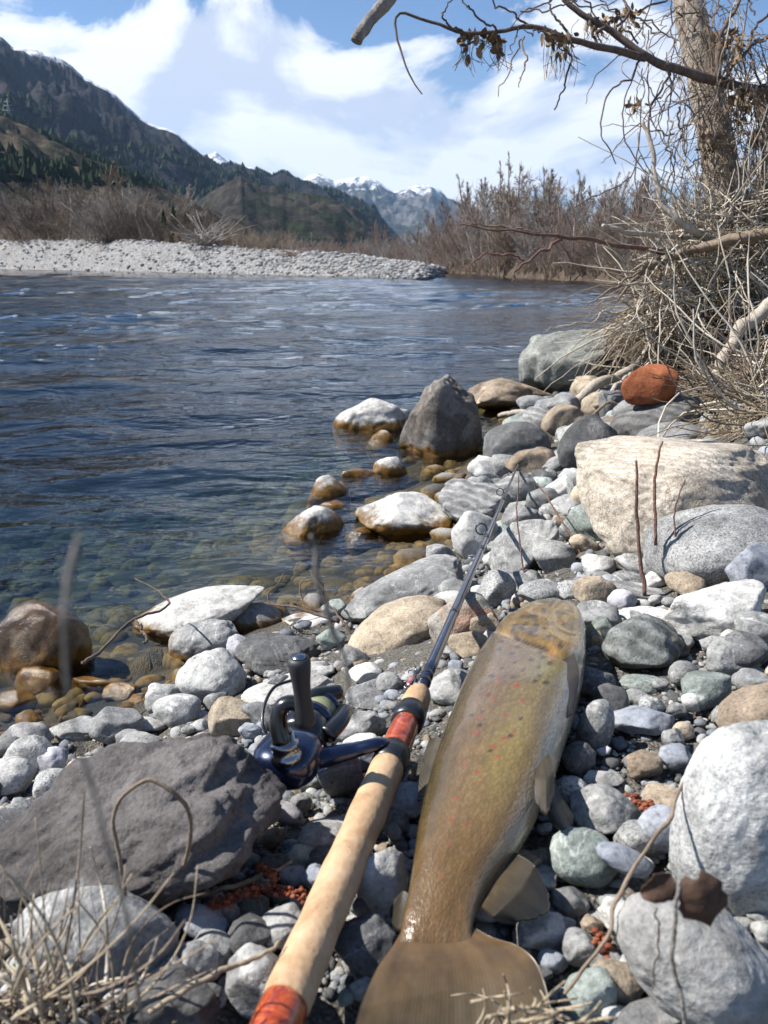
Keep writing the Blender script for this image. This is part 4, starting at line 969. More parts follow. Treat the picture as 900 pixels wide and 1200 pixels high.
FISH = thing('trout', 'large brown trout with red spots lying on the pebbles beside the rod', 'fish', tuple(Cc[nrow//2] - np.array([0, 0, T[nrow//2]])))
obj('body', mesh('body', Vf, [Tt, Q], uv=UV, col=CO), SKIN, FISH)
def fin(name, left, right, trail, zs, cbase, ctip, parent=FISH, n=34, m=26, wav=.0012, seed=0, label=None):
    """left / right: edge curves from base to tip (pixels), trail: points between the two tips, zs: height at base and tip"""
    L = spline([(a, b, 0) for a, b in left], m)[:, :2]; R = spline([(a, b, 0) for a, b in right], m)[:, :2]
    E = spline([(*left[-1], 0)] + [(a, b, 0) for a, b in trail] + [(*right[-1], 0)], n)[:, :2]
    a = np.linspace(0, 1, n); b = np.linspace(0, 1, m); G = np.zeros((m, n, 2))
    for i in range(m): G[i] = L[i] + (R[i]-L[i])*a[:, None] + (b[i]**2)*(E - (L[-1] + (R[-1]-L[-1])*a[:, None]))
    edge = 1 + .045*fbm(np.column_stack([a*19, a*0]), seed+40, 3); G = G[0][None] + (G-G[0][None])*(1+(edge[None, :, None]-1)*(b**3)[:, None, None])
    P = np.zeros((m, n, 3)); r = np.random.default_rng(seed)
    for i in range(m):
        for k in range(n):
            z = np.interp(b[i], np.linspace(0, 1, len(zs)), zs) + wav*math.sin(a[k]*n*1.15) * b[i]*.05 + wav*2.2*math.sin(a[k]*5+seed)*b[i]
            P[i, k] = PZ(G[i, k, 0], G[i, k, 1], z)
    cc = np.array(cbase) + (np.array(ctip)-np.array(cbase))*(b[:, None, None]**1.2) + np.zeros((m, n, 1))
    cc *= (1 + .35*fbm(np.column_stack([np.tile(a*9, m), np.repeat(b*3, n)]), seed, 3)).reshape(m, n, 1)
    T2 = P - np.array([0, 0, .0011]); Fq = grid_faces(m, n); k0 = m*n
    rim = np.concatenate([np.arange(n), np.arange(1, m)*n+n-1, (m-1)*n+np.arange(n-2, -1, -1), np.arange(m-2, 0, -1)*n]); r2 = np.roll(rim, -1)
    side = np.stack([rim, rim+k0, r2+k0, r2], -1)
    uv = np.column_stack([np.tile(a, m), np.repeat(b, n)]); me = mesh(name, np.vstack([P.reshape(-1, 3), T2.reshape(-1, 3)]), [Fq[:, ::-1], (Fq+k0), side], uv=np.vstack([uv, uv]), col=np.vstack([np.clip(cc*(.60 if name == 'caudal_fin' else .36), .005, .9).reshape(-1, 3)]*2))
    o = obj(name, me, TAILSKIN if name == 'caudal_fin' else FIN, parent)
    if label: o['label'] = label
    return o
fin('caudal_fin', [(474, 1084), (460, 1108), (444, 1130), (430, 1158), (421, 1182), (413, 1212), (404, 1248)], [(551, 1084), (576, 1098), (606, 1108), (626, 1124), (638, 1148), (647, 1182), (654, 1222)], [(460, 1236), (528, 1222), (600, 1228)], [.2893, .2935, .292, .286], (.21, .12, .05), (.085, .066, .032), n=70, m=60, wav=.0010, seed=2, label='wide brown tail fin spread towards the viewer')
fin('pectoral_fin', [(656, 762), (653, 795), (654, 830)], [(672, 762), (679, 790), (674, 828)], [(664, 841)], [.299, .304, .300], (.13, .09, .05), (.022, .018, .014), wav=.0008, seed=4)
fin('pelvic_fin', [(634, 876), (627, 910), (627, 940)], [(642, 878), (650, 905), (650, 930)], [(640, 952)], [.306, .312, .306], (.17, .12, .05), (.10, .075, .04), wav=.0008, seed=5)
fin('pelvic_fin', [(632, 905), (638, 945), (652, 968)], [(646, 905), (660, 935), (674, 957)], [(665, 978)], [.299, .300, .288], (.15, .115, .06), (.07, .062, .05), wav=.0008, seed=6)
fin('anal_fin', [(564, 1062), (578, 1074), (594, 1077)], [(602, 998), (626, 1014), (641, 1042)], [(612, 1078), (634, 1072), (644, 1060)], [.294, .300, .293], (.15, .10, .035), (.05, .045, .03), wav=.0012, seed=7, m=34)
fin('dorsal_fin', [(506, 930), (497, 936), (489, 938)], [(520, 866), (511, 864), (502, 868)], [(493, 884), (488, 910)], [.292, .288, .280], (.16, .125, .065), (.12, .10, .07), wav=.0012, seed=8)
fin('adipose_fin', [(478, 1088), (466, 1090), (459, 1082)], [(480, 1048), (472, 1044), (464, 1052)], [(457, 1066)], [.284, .282, .276], (.09, .07, .03), (.05, .04, .02), n=14, m=10, seed=9)
def ball(P, r, sub=3, squash=(1, 1, 1)):
    V0, F0 = ico(sub); return V0*r*np.array(squash)+P, F0
t = NT('eye_dark'); EYE = t.done((.012, .011, .010), .08, Coat_Weight=1.0)
t = NT('eye_gold'); co = t.coord('Object'); GOLD = t.done(t.ramp(t.noise(co, 500, 3), [(.35, (.20, .14, .03)), (.7, (.42, .33, .12))]), .15, Coat_Weight=1.0)
pe = PZ(629, 709.5, .2755); V1, F1 = ball(pe, .0052, 3, (1, 1, .7)); e = obj('eye', mesh('eye', V1, F1), GOLD, FISH)
V1, F1 = ball(pe + np.array([0, -.0012, .0022]), .0026, 2, (1, 1, .8)); p_ = obj('pupil', mesh('pupil', V1, F1), EYE, e)

# ------------------------------------------------------------------ fishing rod and reel
def rodpt(v, dz=0):
    k = (1175-v)/630.; iz = (1-k)/.35 + k/1.9; return PD(335+k*272, v, 1/iz) + np.array([0, 0, dz])
A_DIR = rodpt(700)-rodpt(1000); A_DIR /= np.linalg.norm(A_DIR)
t = NT('cork'); co = t.coord('Object'); n = t.noise(co, 60, 6, .65, .4)
ck = t.ramp(n, [(.28, (.33, .20, .105)), (.5, (.47, .31, .18)), (.75, (.57, .40, .25))])
pits = t.vor(t.coord('Object', (1, 1, 1)), 260); ck = t.mix(.75, ck, t.ramp(t.math('ADD', pits, t.math('MULTIPLY', t.noise(co, 120, 3), .5)), [(.26, (.45, .3, .2)), (.38, (1.0, 1.0, 1.0))]), 'MULTIPLY')
ck = t.mix(t.ramp(t.noise(co, 22, 4, .6, .6), [(.55, 0), (.62, .55)]), ck, (.34, .19, .09))      # handling stains
CORK = t.done(ck, .8, t.bump(t.math('ADD', n, pits), .25, .001), Specular_IOR_Level=.3)
t = NT('burl_red'); co = t.coord('Object'); n = t.noise(co, 90, 6, .65, 1.5); BURL = t.done(t.ramp(n, [(.3, (.10, .012, .004)), (.5, (.34, .05, .012)), (.7, (.55, .13, .03))]), .25, Coat_Weight=.8, Coat_Roughness=.08)
t = NT('black_rubber'); RUB = t.done((.022, .022, .024), .55, t.bump(t.noise(t.coord('Object'), 900, 3), .2, .0005))
t = NT('anodised_ring'); RING = t.done(t.ramp(t.noise(t.coord('Object'), 200, 3), [(.3, (.03, .032, .038)), (.7, (.055, .058, .066))]), .32, Metallic=.6)
t = NT('carbon_blank'); co = t.coord('Object'); BLANK = t.done(t.ramp(t.noise(co, 130, 4), [(.3, (.008, .010, .022)), (.7, (.025, .03, .06))]), .22, Coat_Weight=.9, Coat_Roughness=.05)
t = NT('chrome'); CHROME = t.done(t.ramp(t.noise(t.coord('Object'), 60, 3), [(.3, (.22, .22, .23)), (.7, (.4, .4, .41))]), .2, Metallic=1.0)
t = NT('blue_reel_paint'); co = t.coord('Object'); BLUE = t.done(t.ramp(t.noise(co, 700, 2), [(.3, (.004, .008, .028)), (.7, (.010, .020, .062))]), .28, Metallic=.5, Coat_Weight=.7, Coat_Roughness=.05)
t = NT('black_metal'); BLACK = t.done((.012, .012, .013), .3, Metallic=.3, Coat_Weight=.4)
t = NT('fishing_line'); co = t.coord('Object'); w = t.new('TexWave', bands_direction='Y'); t.put(w.inputs['Vector'], co); w.inputs['Scale'].default_value = 380; w.inputs['Distortion'].default_value = 2
LINE = t.done(t.ramp(w.outputs['Fac'], [(.2, (.16, .17, .08)), (.8, (.36, .37, .22))]), .45)
ROD = thing('fishing_rod', 'cork-handled fishing rod with red reel seat lying beside the trout', 'fishing rod', tuple(rodpt(900, -.015)))
def seg(name, v0, v1, prof, mat, n=32, parent=None, label=None):
    o = obj(name, mesh_of(lathe((rodpt(v0), rodpt(v1)), prof, n), name), mat, parent or ROD)
    if label: o['label'] = label
    return o
def mesh_of(vtq, name, **k):
    V, T, Q = vtq; return mesh(name, V, [np.asarray(T), Q] if len(T) else [Q], **k)
R_ = .0145
def seg2(name, v0, v1, prof, mat, n=32, label=None): return seg(name, v0, v1, [(a, r*.80) for a, r in prof], mat, n, None, label)
seg2('butt_cap', 1300, 1176, [(0, .006), (.02, .0115), (.1, .0132), (.9, .0142), (.97, .0140), (1, .012)], BURL, label='dark red polished butt cap')
prof = [(0, .0138), (.004, .0143)] + [(f, R_*(1+.02*math.sin(f*19)+.012*math.sin(f*47))*(.985+.05*f)) for f in np.linspace(.02, .97, 60)] + [(.99, .0147), (1, .013)]
seg2('rear_grip', 1178, 898, prof, CORK, 40, label='long stained cork rear grip')
seg2('lower_hood', 900, 881, [(0, .0135), (.06, .0158), (.5, .0163), (.94, .0158), (1, .013)], RING)
seg2('reel_seat', 883, 846, [(0, .0128), (.1, .0134), (.5, .0139), (.9, .0134), (1, .0128)], BURL, label='glossy red burl reel seat')
seg2('upper_hood', 849, 833, [(0, .013), (.06, .0160), (.5, .0166), (.94, .0160), (1, .013)], RING)
seg2('fore_grip', 834, 810, [(0, .0146), (.05, .0150), (.4, .0148), (.75, .0135), (.93, .0112), (1, .006)], CORK)
seg('blank', 814, 545, [(0, .0058), (.05, .0056), (.4, .0042), (.8, .0028), (1, .0018)], BLANK, 20)
for v_, f in ((800, .0064), (792, .006), (719, .0054), (644, .0048), (630, .0046), (584, .0042)): seg('thread_wrap', v_+2.5, v_-2.5, [(0, f*.8), (.15, f*.98), (.85, f*.98), (1, f*.8)], BLACK, 16)
side = np.cross(A_DIR, [0, 0, 1.0]); side /= np.linalg.norm(side); upv = np.cross(side, A_DIR)
def guide(v, rad, hgt):
    P0 = rodpt(v); c_ = P0 - side*hgt + upv*.002; a = np.linspace(0, 2*math.pi, 29)
    ringp = c_ + rad*(np.cos(a)[:, None]*side + np.sin(a)[:, None]*upv*.95 + .25*np.sin(a)[:, None]*A_DIR)
    o = obj('guide_ring', mesh_of(tube(ringp, rad*.14, 8, cap=False), 'guide_ring'), BLACK, ROD)
    for s_ in (-1, 1):
        f0 = P0 + A_DIR*s_*rad*1.8 - side*.002; o2 = obj('guide_foot', mesh_of(tube(spline([f0, P0 + A_DIR*s_*rad*.8 - side*hgt*.3, c_ + side*rad*.95 + A_DIR*s_*.001], 10), rad*.11, 6), 'guide_foot'), BLACK, o)
        o2.location = (0, 0, 0)
guide(622, .0088, .0135); guide(578, .0070, .0115); guide(556, .0052, .009)
tip = rodpt(545); a = np.linspace(0, 2*math.pi, 21); obj('tip_ring', mesh_of(tube(tip + A_DIR*.004 + .004*(np.cos(a)[:, None]*side+np.sin(a)[:, None]*upv), .0009, 6, cap=False), 'tip_ring'), BLACK, ROD)

REEL = thing('spinning_reel', 'dark blue spinning reel with black handle knob fixed under the rod', 'fishing reel', tuple(PD(345, 905, .53)))
def rpart(name, vtq, mat, parent=None, label=None):
    o = obj(name, mesh_of(vtq, name), mat, parent or REEL)
    if parent is not None and parent.type != 'EMPTY': o.location = (0, 0, 0)
    if label: o['label'] = label
    return o
def ellipsoid(P, ax, rad, sub=4, power=1.0):
    V0, F0 = ico(sub); X = np.sign(V0)*np.abs(V0)**power; return (X*np.array(rad)) @ np.array(ax) + P, F0, np.zeros((0, 4), int)
Lft, Upn = -side, upv
ax = [A_DIR, Lft, Upn]; K = .86
def pr(prof): return [(a, b*K) for a, b in prof]
bodyc = PD(338, 888, .532)
rpart('gear_housing', ellipsoid(bodyc, ax, (.026, .023, .0165), 4, .78), BLUE)
stem_pts = spline([rodpt(866, -.008), PD(446, 872, .552), PD(412, 880, .548), PD(378, 888, .54), PD(340, 898, .532), PD(312, 903, .528), PD(299, 903, .526)], 40)
rpart('stem', tube(stem_pts, np.interp(np.linspace(0, 1, 40), [0, .12, .3, .55, .8, .93, 1], [.0065, .0055, .0062, .0095, .0125, .0105, .003]), 26, flat=.82), BLUE)
rpart('reel_foot', tube(spline([rodpt(893, -.0125), rodpt(866, -.014), rodpt(838, -.0125)], 14), np.array([.002]+[.006]*12+[.002]), 12, flat=.5), BLUE)
rpart('trim_strip', tube(spline([PD(300, 910, .519), PD(318, 916, .516), PD(345, 913, .519), PD(384, 899, .532)], 24), np.interp(np.linspace(0, 1, 24), [0, .5, 1], [.0015, .0036, .0012]), 12, flat=.6), CHROME)
rc = bodyc + A_DIR*.020*K
rotor = rpart('rotor', lathe((rc, rc+A_DIR*.034*K), pr([(0, .008), (.05, .019), (.2, .0225), (.75, .0215), (.95, .0195), (1, .01)]), 36), BLACK)
for s_ in (-1, 1): rpart('rotor_arm', tube(spline([rc + (A_DIR*.012 + s_*Lft*.021 + Upn*.006)*K, rc + (A_DIR*.035 + s_*Lft*.0265 + Upn*.008)*K, rc + (A_DIR*.058 + s_*Lft*.025 + Upn*.008)*K], 12), np.linspace(.0085, .006, 12), 12, flat=.7), BLACK, rotor)
sp0 = rc + A_DIR*.030*K
spool = rpart('spool', lathe((sp0, sp0+A_DIR*.034*K), pr([(0, .0185), (.03, .0225), (.22, .0228), (.26, .0175), (.78, .017), (.8, .0205), (.92, .0215), (1, .0195), (1.0, .012)]), 40), BLUE)
rpart('wound_line', lathe((sp0+A_DIR*.0092*K, sp0+A_DIR*.0268*K), pr([(0, .017), (.03, .0199), (.97, .0195), (1, .0165)]), 40), LINE, spool)
rpart('drag_knob', lathe((sp0+A_DIR*.034*K, sp0+A_DIR*.042*K), pr([(0, .013), (.6, .0125), (.9, .011), (1, .007)]), 28), BLACK, spool)
rpart('bail_wire', tube(spline([PD(343, 797, .60), PD(322, 805, .592), PD(310, 826, .58), PD(308, 850, .568), PD(318, 868, .562)], 26), .0013, 8), BLACK)
rpart('line_roller', lathe((PD(384, 822, .60), PD(399, 812, .61)), [(0, .003), (.1, .0055), (.5, .0042), (.9, .0055), (1, .003)], 18), CHROME)
rpart('bail_arm', tube(spline([PD(352, 830, .585), PD(372, 818, .595), PD(398, 811, .607)], 14), np.interp(np.linspace(0, 1, 14), [0, .5, 1], [.006, .0085, .006]), 14), BLACK)
c0, c1 = PD(336, 890, .512), PD(331, 856, .507)
collar = rpart('handle_collar', lathe((c0, c1), pr([(0, .0122), (.2, .0122), (.25, .0104), (.45, .0104), (.5, .0112), (.62, .0112), (.66, .0086), (.95, .0082), (1, .006)]), 30), CHROME)
arm = rpart('handle_arm', tube(spline([PD(331, 868, .507), PD(326, 846, .506), PD(330, 828, .505), PD(345, 824, .505), PD(360, 838, .506)], 24), np.interp(np.linspace(0, 1, 24), [0, .4, .8, 1], [.0088, .0066, .006, .0055]), 16, flat=.8), BLACK)
k0, k1 = PD(358, 850, .505), PD(350, 770, .490)
knob = rpart('handle_knob', lathe((k0, k1), pr([(0, .006), (.03, .0078), (.12, .0080), (.25, .0070), (.45, .0064), (.65, .0070), (.82, .0083), (.93, .0087), (.985, .0078), (1, .004)]), 30), RUB, label='black tapered rubber handle knob')
rpart('knob_cap', lathe((k1, k1+(k1-k0)*.03), [(0, .0050), (.6, .0044), (1, .0012)], 20), CHROME, knob)
# the lure hooked to the keeper in front of the grip
t = NT('lure_pink'); co = t.coord('Object'); PINK = t.done(t.ramp(t.noise(co, 160, 3), [(.35, (.30, .05, .06)), (.65, (.62, .30, .26))]), .2, Metallic=.4, Coat_Weight=.8)
lp = rodpt(802) - side*.012
LURE = thing('spinner_lure', 'small pink and silver lure clipped to the rod ahead of the fore grip', 'lure', tuple(lp))
obj('lure_body', mesh_of(ellipsoid(lp + A_DIR*.004, ax, (.0105, .0035, .003), 3), 'lure_body'), PINK, LURE)
a = np.linspace(0, 2*math.pi, 21)
for k in range(3):
    cc_ = lp - A_DIR*(.008+.0055*k) + Lft*.0015*k; w_ = Upn if k % 2 else Lft
    obj('split_ring', mesh_of(tube(cc_ + .0034*(np.cos(a)[:, None]*A_DIR + np.sin(a)[:, None]*w_), .0006, 6, cap=False), 'split_ring'), CHROME, LURE)
for k in range(3):
    w_ = (Lft, Upn, -Lft)[k]; q = lp + A_DIR*.015; obj('hook', mesh_of(tube(spline([q, q+A_DIR*.008, q+A_DIR*.012+w_*.003, q+A_DIR*.009+w_*.006, q+A_DIR*.005+w_*.0055], 16), .0006, 6), 'hook'), CHROME, LURE)
# ------------------------------------------------------------------ the tree on the near bank
def wood(name, c1, c2, scale=40, rough=.9, bump=.6, stretch=(1, 1, .2)):
    t = NT(name); co = t.coord('Object', stretch); n = t.noise(co, scale, 6, .68, .5); n2 = t.noise(t.coord('Object'), scale*5, 4, .6)
    col = t.mix(.8, t.ramp(n, [(.3, c1), (.68, c2)]), t.ramp(n2, [(.3, .65), (.7, 1.25)]), 'MULTIPLY')
    return t.done(col, rough, t.bump(t.math('ADD', n, t.math('MULTIPLY', n2, .4)), bump, .012), Specular_IOR_Level=.2)
W_TRUNK = wood('near_tree_bark', (.19, .15, .118), (.52, .45, .365), 26, bump=1.0)
W_BRANCH = wood('branch_bark', (.085, .06, .05), (.20, .152, .125), 60)
W_RED = wood('reddish_branch_bark', (.12, .065, .05), (.24, .145, .11), 60)
W_PALE = wood('bleached_driftwood', (.30, .25, .19), (.52, .46, .38), 60)
W_DRIFT = wood('brown_driftwood', (.14, .10, .07), (.30, .235, .17), 50)
W_GREY = wood('grey_dead_wood', (.12, .108, .095), (.33, .30, .265), 70)
def px(P): return np.array([PD(*p) for p in P])
def rod_of(P, r, n=40, wig=.0, seed=0, sides=10, flat=1.0):
    Q = spline(px(P), n); k = np.linspace(0, 1, n)
    if wig: Q = Q + wig*np.column_stack([fbm(np.column_stack([k*9, k*0+3.1*i]), seed+i, 3) for i in range(3)])
    R = np.interp(k, np.linspace(0, 1, len(r)), r) if hasattr(r, '__len__') else np.full(n, r)
    R = R*(1 + .10*fbm(np.column_stack([k*30, k*0]), seed+7, 2)); return tube(Q, R, sides, True, flat)
TD = 3.25; tb = PD(838, 402, TD); tb[2] = g1(tb[0], tb[1])
TREE = thing('riverside_tree', 'leaning tree trunk hung with flood debris on the near bank', 'tree', tuple(tb))
Q = spline(px([(832, 455, TD+.05), (840, 400, TD), (848, 330, TD), (851, 260, TD), (843, 185, TD), (826, 100, TD), (808, 10, TD), (790, -90, TD+.05), (785, -230, TD+.1), (800, -420, TD+.2), (790, -640, TD+.2)]), 110)
k = np.linspace(0, 1, 110); R = np.interp(k, [0, .04, .1, .2, .5, .8, 1], [.14, .10, .082, .076, .066, .05, .02])
V, Tt_, Qd = tube(Q, R, 40); n_ = len(Q)*40
ang = np.tile(np.arange(40), len(Q))/40*6.283; hh = np.repeat(k, 40)
rdg = np.abs(fbm(np.column_stack([np.cos(ang)*4, np.sin(ang)*4, hh*22]), 5, 4)); cen_ = np.repeat(Q, 40, axis=0)
V[:n_] = cen_ + (V[:n_]-cen_)*(1 + .22*(rdg-.25))[:, None]
obj('trunk', mesh_of((V, Tt_, Qd), 'trunk'), W_TRUNK, TREE)
rt = np.random.default_rng(71)
def limb(P, r, mat, wig=.02, name='branch', label=None, n=40, par=None):
    o = obj(name, mesh_of(rod_of(P, r, n, wig, int(rt.integers(1000))), name), mat, par or TREE)
    if label: o['label'] = label
    return o
B1 = [(846, 130, TD-.05), (880, 106, 3.0), (830, 92, 2.9), (789, 78, 2.85), (755, 66, 2.8), (720, 40, 2.8), (690, 22, 2.8), (655, -8, 2.8), (640, -40, 2.8)]
limb(B1[1:], [.017, .017, .016, .014, .012, .010, .009, .008], W_BRANCH, .012)
limb([(880, 106, 3.0), (920, 118, 3.05), (880, 170, TD)], [.022, .026, .03], W_BRANCH, .01)
limb([(755, 66, 2.8), (711, 58, 2.75), (672, 48, 2.7), (625, 32, 2.68), (585, 36, 2.66), (540, 37, 2.65), (500, 24, 2.65), (467, 17, 2.65), (468, 45, 2.65), (480, 85, 2.65), (496, 113, 2.65)], [.014, .012, .010, .008, .007, .0058, .005, .0045, .004, .003, .002], W_BRANCH, .012, label='long thin drooping twig-ended branch')
for P, r in [([(540, 37, 2.65), (525, 28, 2.62), (518, 12, 2.6), (533, -10, 2.6)], .004), ([(585, 36, 2.66), (560, 20, 2.63), (545, 5, 2.6), (548, -12, 2.6)], .004), ([(625, 32, 2.68), (600, 14, 2.65), (580, 6, 2.65), (565, -12, 2.65)], .004),
             ([(672, 48, 2.7), (650, 20, 2.7), (640, -10, 2.7)], .005), ([(690, 22, 2.8), (700, 50, 2.8), (735, 66, 2.8)], .006), ([(720, 40, 2.8), (735, 10, 2.85), (720, -20, 2.85)], .006), ([(755, 66, 2.8), (740, 92, 2.8), (715, 104, 2.78), (705, 150, 2.75), (722, 190, 2.75)], .004),
             ([(660, 60, 2.7), (668, 68, 2.7), (662, 100, 2.7), (652, 132, 2.7)], .0045), ([(789, 78, 2.85), (770, 110, 2.85), (758, 150, 2.85), (766, 200, 2.85), (780, 240, 2.9)], .0045), ([(610, 30, 2.66), (604, 44, 2.66), (598, 66, 2.64)], .0025),
             ([(700, 40, 2.75), (722, 20, 2.9), (770, 6, 3.0), (800, -14, 3.1)], .006), ([(840, 92, 2.9), (846, 40, 2.9), (868, 0, 2.95), (880, -40, 3)], .009), ([(900, 40, 2.9), (872, 62, 2.9), (850, 96, 2.9)], .007), ([(905, 10, 3), (880, 40, 3.0), (884, 80, 3), (905, 130, 3)], .006)]:
    limb(P, [r, r*.8, r*.5], W_BRANCH, .015, 'twig', n=26)
for i in range(40):                        # fine twigs in the upper right
    u, v = rt.uniform(600, 900), rt.uniform(-20, 60) if i < 24 else rt.uniform(40, 200)
    if i >= 24: u = rt.uniform(730, 900)
    d = rt.uniform(2.6, 3.2); a = rt.uniform(0, 6.28); L = rt.uniform(30, 90)
    P = [(u, v, d), (u+L*.5*math.cos(a)+rt.normal(0, 6), v+L*.5*math.sin(a)+rt.normal(0, 6), d+rt.normal(0, .05)), (u+L*math.cos(a), v+L*math.sin(a), d+rt.normal(0, .1))]
    limb(P, [.0035, .0028, .0015], W_BRANCH if i % 3 else W_DRIFT, .02, 'twig', n=18)
dead = limb([(417, 47, 1.06), (424, 38, 1.06), (442, 16, 1.07), (462, -10, 1.08), (505, -90, 1.2), (580, -220, 1.6), (700, -300, 2.3), (789, -470, TD+.15)], [.0078, .0090, .0092, .0094, .011, .016, .024, .03], W_GREY, .004, 'dead_limb', 'weathered grey broken limb hanging in from above', 60)
for P, r, m, lab in [([(822, 292, 3.1), (790, 300, 2.9), (745, 291, 2.7), (690, 281, 2.6), (660, 279, 2.55), (620, 274, 2.5), (580, 270, 2.5), (536, 262, 2.48)], [.011, .009, .008, .0066, .0058, .0045, .0032, .0015], W_RED, 'long reddish branch reaching left over the water'),
                  ([(660, 280, 2.55), (638, 292, 2.5), (615, 308, 2.5), (604, 320, 2.5), (600, 332, 2.5)], [.006, .005, .004, .003, .002], W_RED, None), ([(615, 304, 2.5), (590, 299, 2.5), (574, 296, 2.5), (560, 304, 2.5), (548, 318, 2.5)], [.004, .003, .002], W_RED, None),
                  ([(640, 276, 2.53), (600, 268, 2.5), (565, 262, 2.5), (540, 268, 2.5)], [.004, .003, .0015], W_DRIFT, None),
                  ([(900, 120, 3.1), (905, 200, 3.1), (895, 290, 3.15), (880, 350, 3.2)], [.05, .045, .045, .05], W_TRUNK, None)]:
    limb(P, r, m, .012, 'branch', lab)
for i in range(52):                        # vines and roots strung along the trunk
    u0 = rt.uniform(745, 900); v0 = rt.uniform(-20, 220); d = rt.uniform(2.85, 3.12); L = rt.uniform(60, 190); sway = rt.normal(0, 26)
    limb([(u0, v0, d), (u0+sway*.5+rt.normal(0, 8), v0+L*.4, d+rt.normal(0, .04)), (u0+sway+rt.normal(0, 9), v0+L*.75, d), (u0+sway*1.3+rt.normal(0, 14), v0+L, d)], [.0022, .0026, .002, .0012], [W_DRIFT, W_PALE, W_BRANCH][i % 3], .016, 'vine', n=26)
# dead leaves caught on the twigs
t = NT('dry_leaf'); g = t.new('NewGeometry'); LEAF = t.done(t.ramp(g.outputs['Random Per Island'], [(0, (.13, .075, .035)), (.5, (.24, .155, .08)), (1, (.34, .25, .15))]), .85)
def leaf(P, size, r, curl=.5):             # a curled leaf of 4 x 3 points
    a = rot_axis((0, 0, 1), r.uniform(0, 6.28)) @ rot_axis((1, 0, 0), r.uniform(-2.6, 2.6)) @ rot_axis((0, 1, 0), r.uniform(-1, 1)); V = []
    for i in range(5):
        s = i/4; w = math.sin(math.pi*(.12+.85*s))*.36
        for j in (-1, 0, 1): V.append((j*w, s, curl*(s*s*.6) + .22*abs(j)*w))
    return (np.array(V)*size) @ a.T + P, None, grid_faces(5, 3)
for (u, v, n, spr, drop) in [(549, 43, 26, 9, 34), (570, 42, 18, 6, 10), (584, 48, 26, 9, 30), (655, 42, 44, 15, 40), (700, 20, 40, 16, 24), (735, 12, 30, 14, 24), (852, 40, 60, 20, 50), (870, 110, 60, 16, 50), (742, 120, 16, 6, 16), (835, 160, 40, 16, 40)]:
    b = B()
    for i in range(n):
        P = PD(u+rt.normal(0, spr*.6), v+abs(rt.normal(0, spr*.8)), 2.67 if u < 690 else rt.uniform(2.85, 3.0))
        b.add(*leaf(P, rt.uniform(.018, .038), rt))
    for i in range(n//2):
        d = 2.67 if u < 690 else 2.9; u1, v1 = u+rt.normal(0, spr*.7), v+rt.uniform(0, spr)
        b.add(*tube(spline(px([(u1, v1, d), (u1+rt.normal(0, 4), v1+drop*.5, d), (u1+rt.normal(0, 8), v1+drop*rt.uniform(.7, 1.2), d)]), 8), .0012, 3))
    o = stuff(obj('dry_leaf_cluster', b.mesh('dry_leaf_cluster', smooth=False), LEAF, TREE))
# ------------------------------------------------------------------ bank, roots and tangle round the tree
t = NT('root_mound'); co = t.coord('Object'); MND = t.done(t.ramp(t.noise(co, 14, 7, .7, .5), [(.3, (.035, .026, .018)), (.55, (.11, .082, .055)), (.75, (.22, .17, .115))]), .95, t.bump(t.noise(co, 40, 6, .7), 1.0, .05))
Vm, Fm = ico(5); Vm = Vm*(1+.35*fbm(Vm*2.2, 3, 4)+.12*fbm(Vm*7, 9, 3))[:, None]*np.array([.50, .42, .33]); mc = PD(868, 400, 3.45); mc[2] = g1(mc[0], mc[1])-.02
struct(obj('bank_mound', mesh('bank_mound', Vm + mc, Fm), MND))
STRAW = [wood('straw', (.25, .195, .125), (.43, .35, .245), 30, .8, .2), wood('dry_root', (.15, .11, .078), (.31, .245, .18), 30, .9, .3), wood('bleached_stem', (.40, .345, .265), (.58, .52, .43), 30, .8, .2), wood('dark_rootlet', (.07, .05, .036), (.15, .11, .08), 30, .9, .3)]
def tangle(name, n, mat, poly, dr, L, rad, down, seed, label, seg=8, sides=3):
    r = np.random.default_rng(seed); b = B(); poly = np.array(poly, float); lo, hi = poly.min(0), poly.max(0)
    U = r.uniform(lo, hi, (n*8, 2)); c = np.zeros(len(U), bool)
    for i in range(len(poly)):
        (x1, y1), (x2, y2) = poly[i], poly[i-1]
        c ^= ((y1 > U[:, 1]) != (y2 > U[:, 1])) & (U[:, 0] < (x2-x1)*(U[:, 1]-y1)/(y2-y1+1e-9)+x1)
    U = U[c][:n]; n = len(U); d = r.uniform(*dr, n); P = np.array([PD(a, b_, q) for (a, b_), q in zip(U, d)])
    low = P[:, 2] < ground(P[:, 0], P[:, 1])+.005
    for i in np.nonzero(low)[0]: P[i] = on_ground(*U[i], .02)[0] + np.array([0, 0, .01])
    dv = r.normal(0, 1, (n, 3))*np.array([1, .6, .8]); dv[:, 2] -= down; dv /= np.linalg.norm(dv, axis=1)[:, None]; pts = [P]; l = (r.uniform(*L, n)/seg)[:, None]; bend = r.normal(0, .22, (n, 3)); p = P
    for s_ in range(seg):
        dv = dv + bend*.6 + r.normal(0, .16, (n, 3)); dv[:, 2] -= .05*down; dv /= np.linalg.norm(dv, axis=1)[:, None]; p = p + dv*l
        p[:, 2] = np.maximum(p[:, 2], ground(p[:, 0], p[:, 1])+.004); pts.append(p)
    R = r.uniform(*rad, n)[:, None]*np.linspace(1, .5, seg+1)[None]; b.add(*tubes(np.stack(pts, 1), R, sides))
    o = stuff(obj(name, b.mesh(name), mat)); o['label'] = label
TANGLE = [(742, 345), (775, 300), (800, 262), (830, 240), (905, 225), (905, 500), (860, 480), (822, 410), (790, 392), (752, 396), (738, 378)]
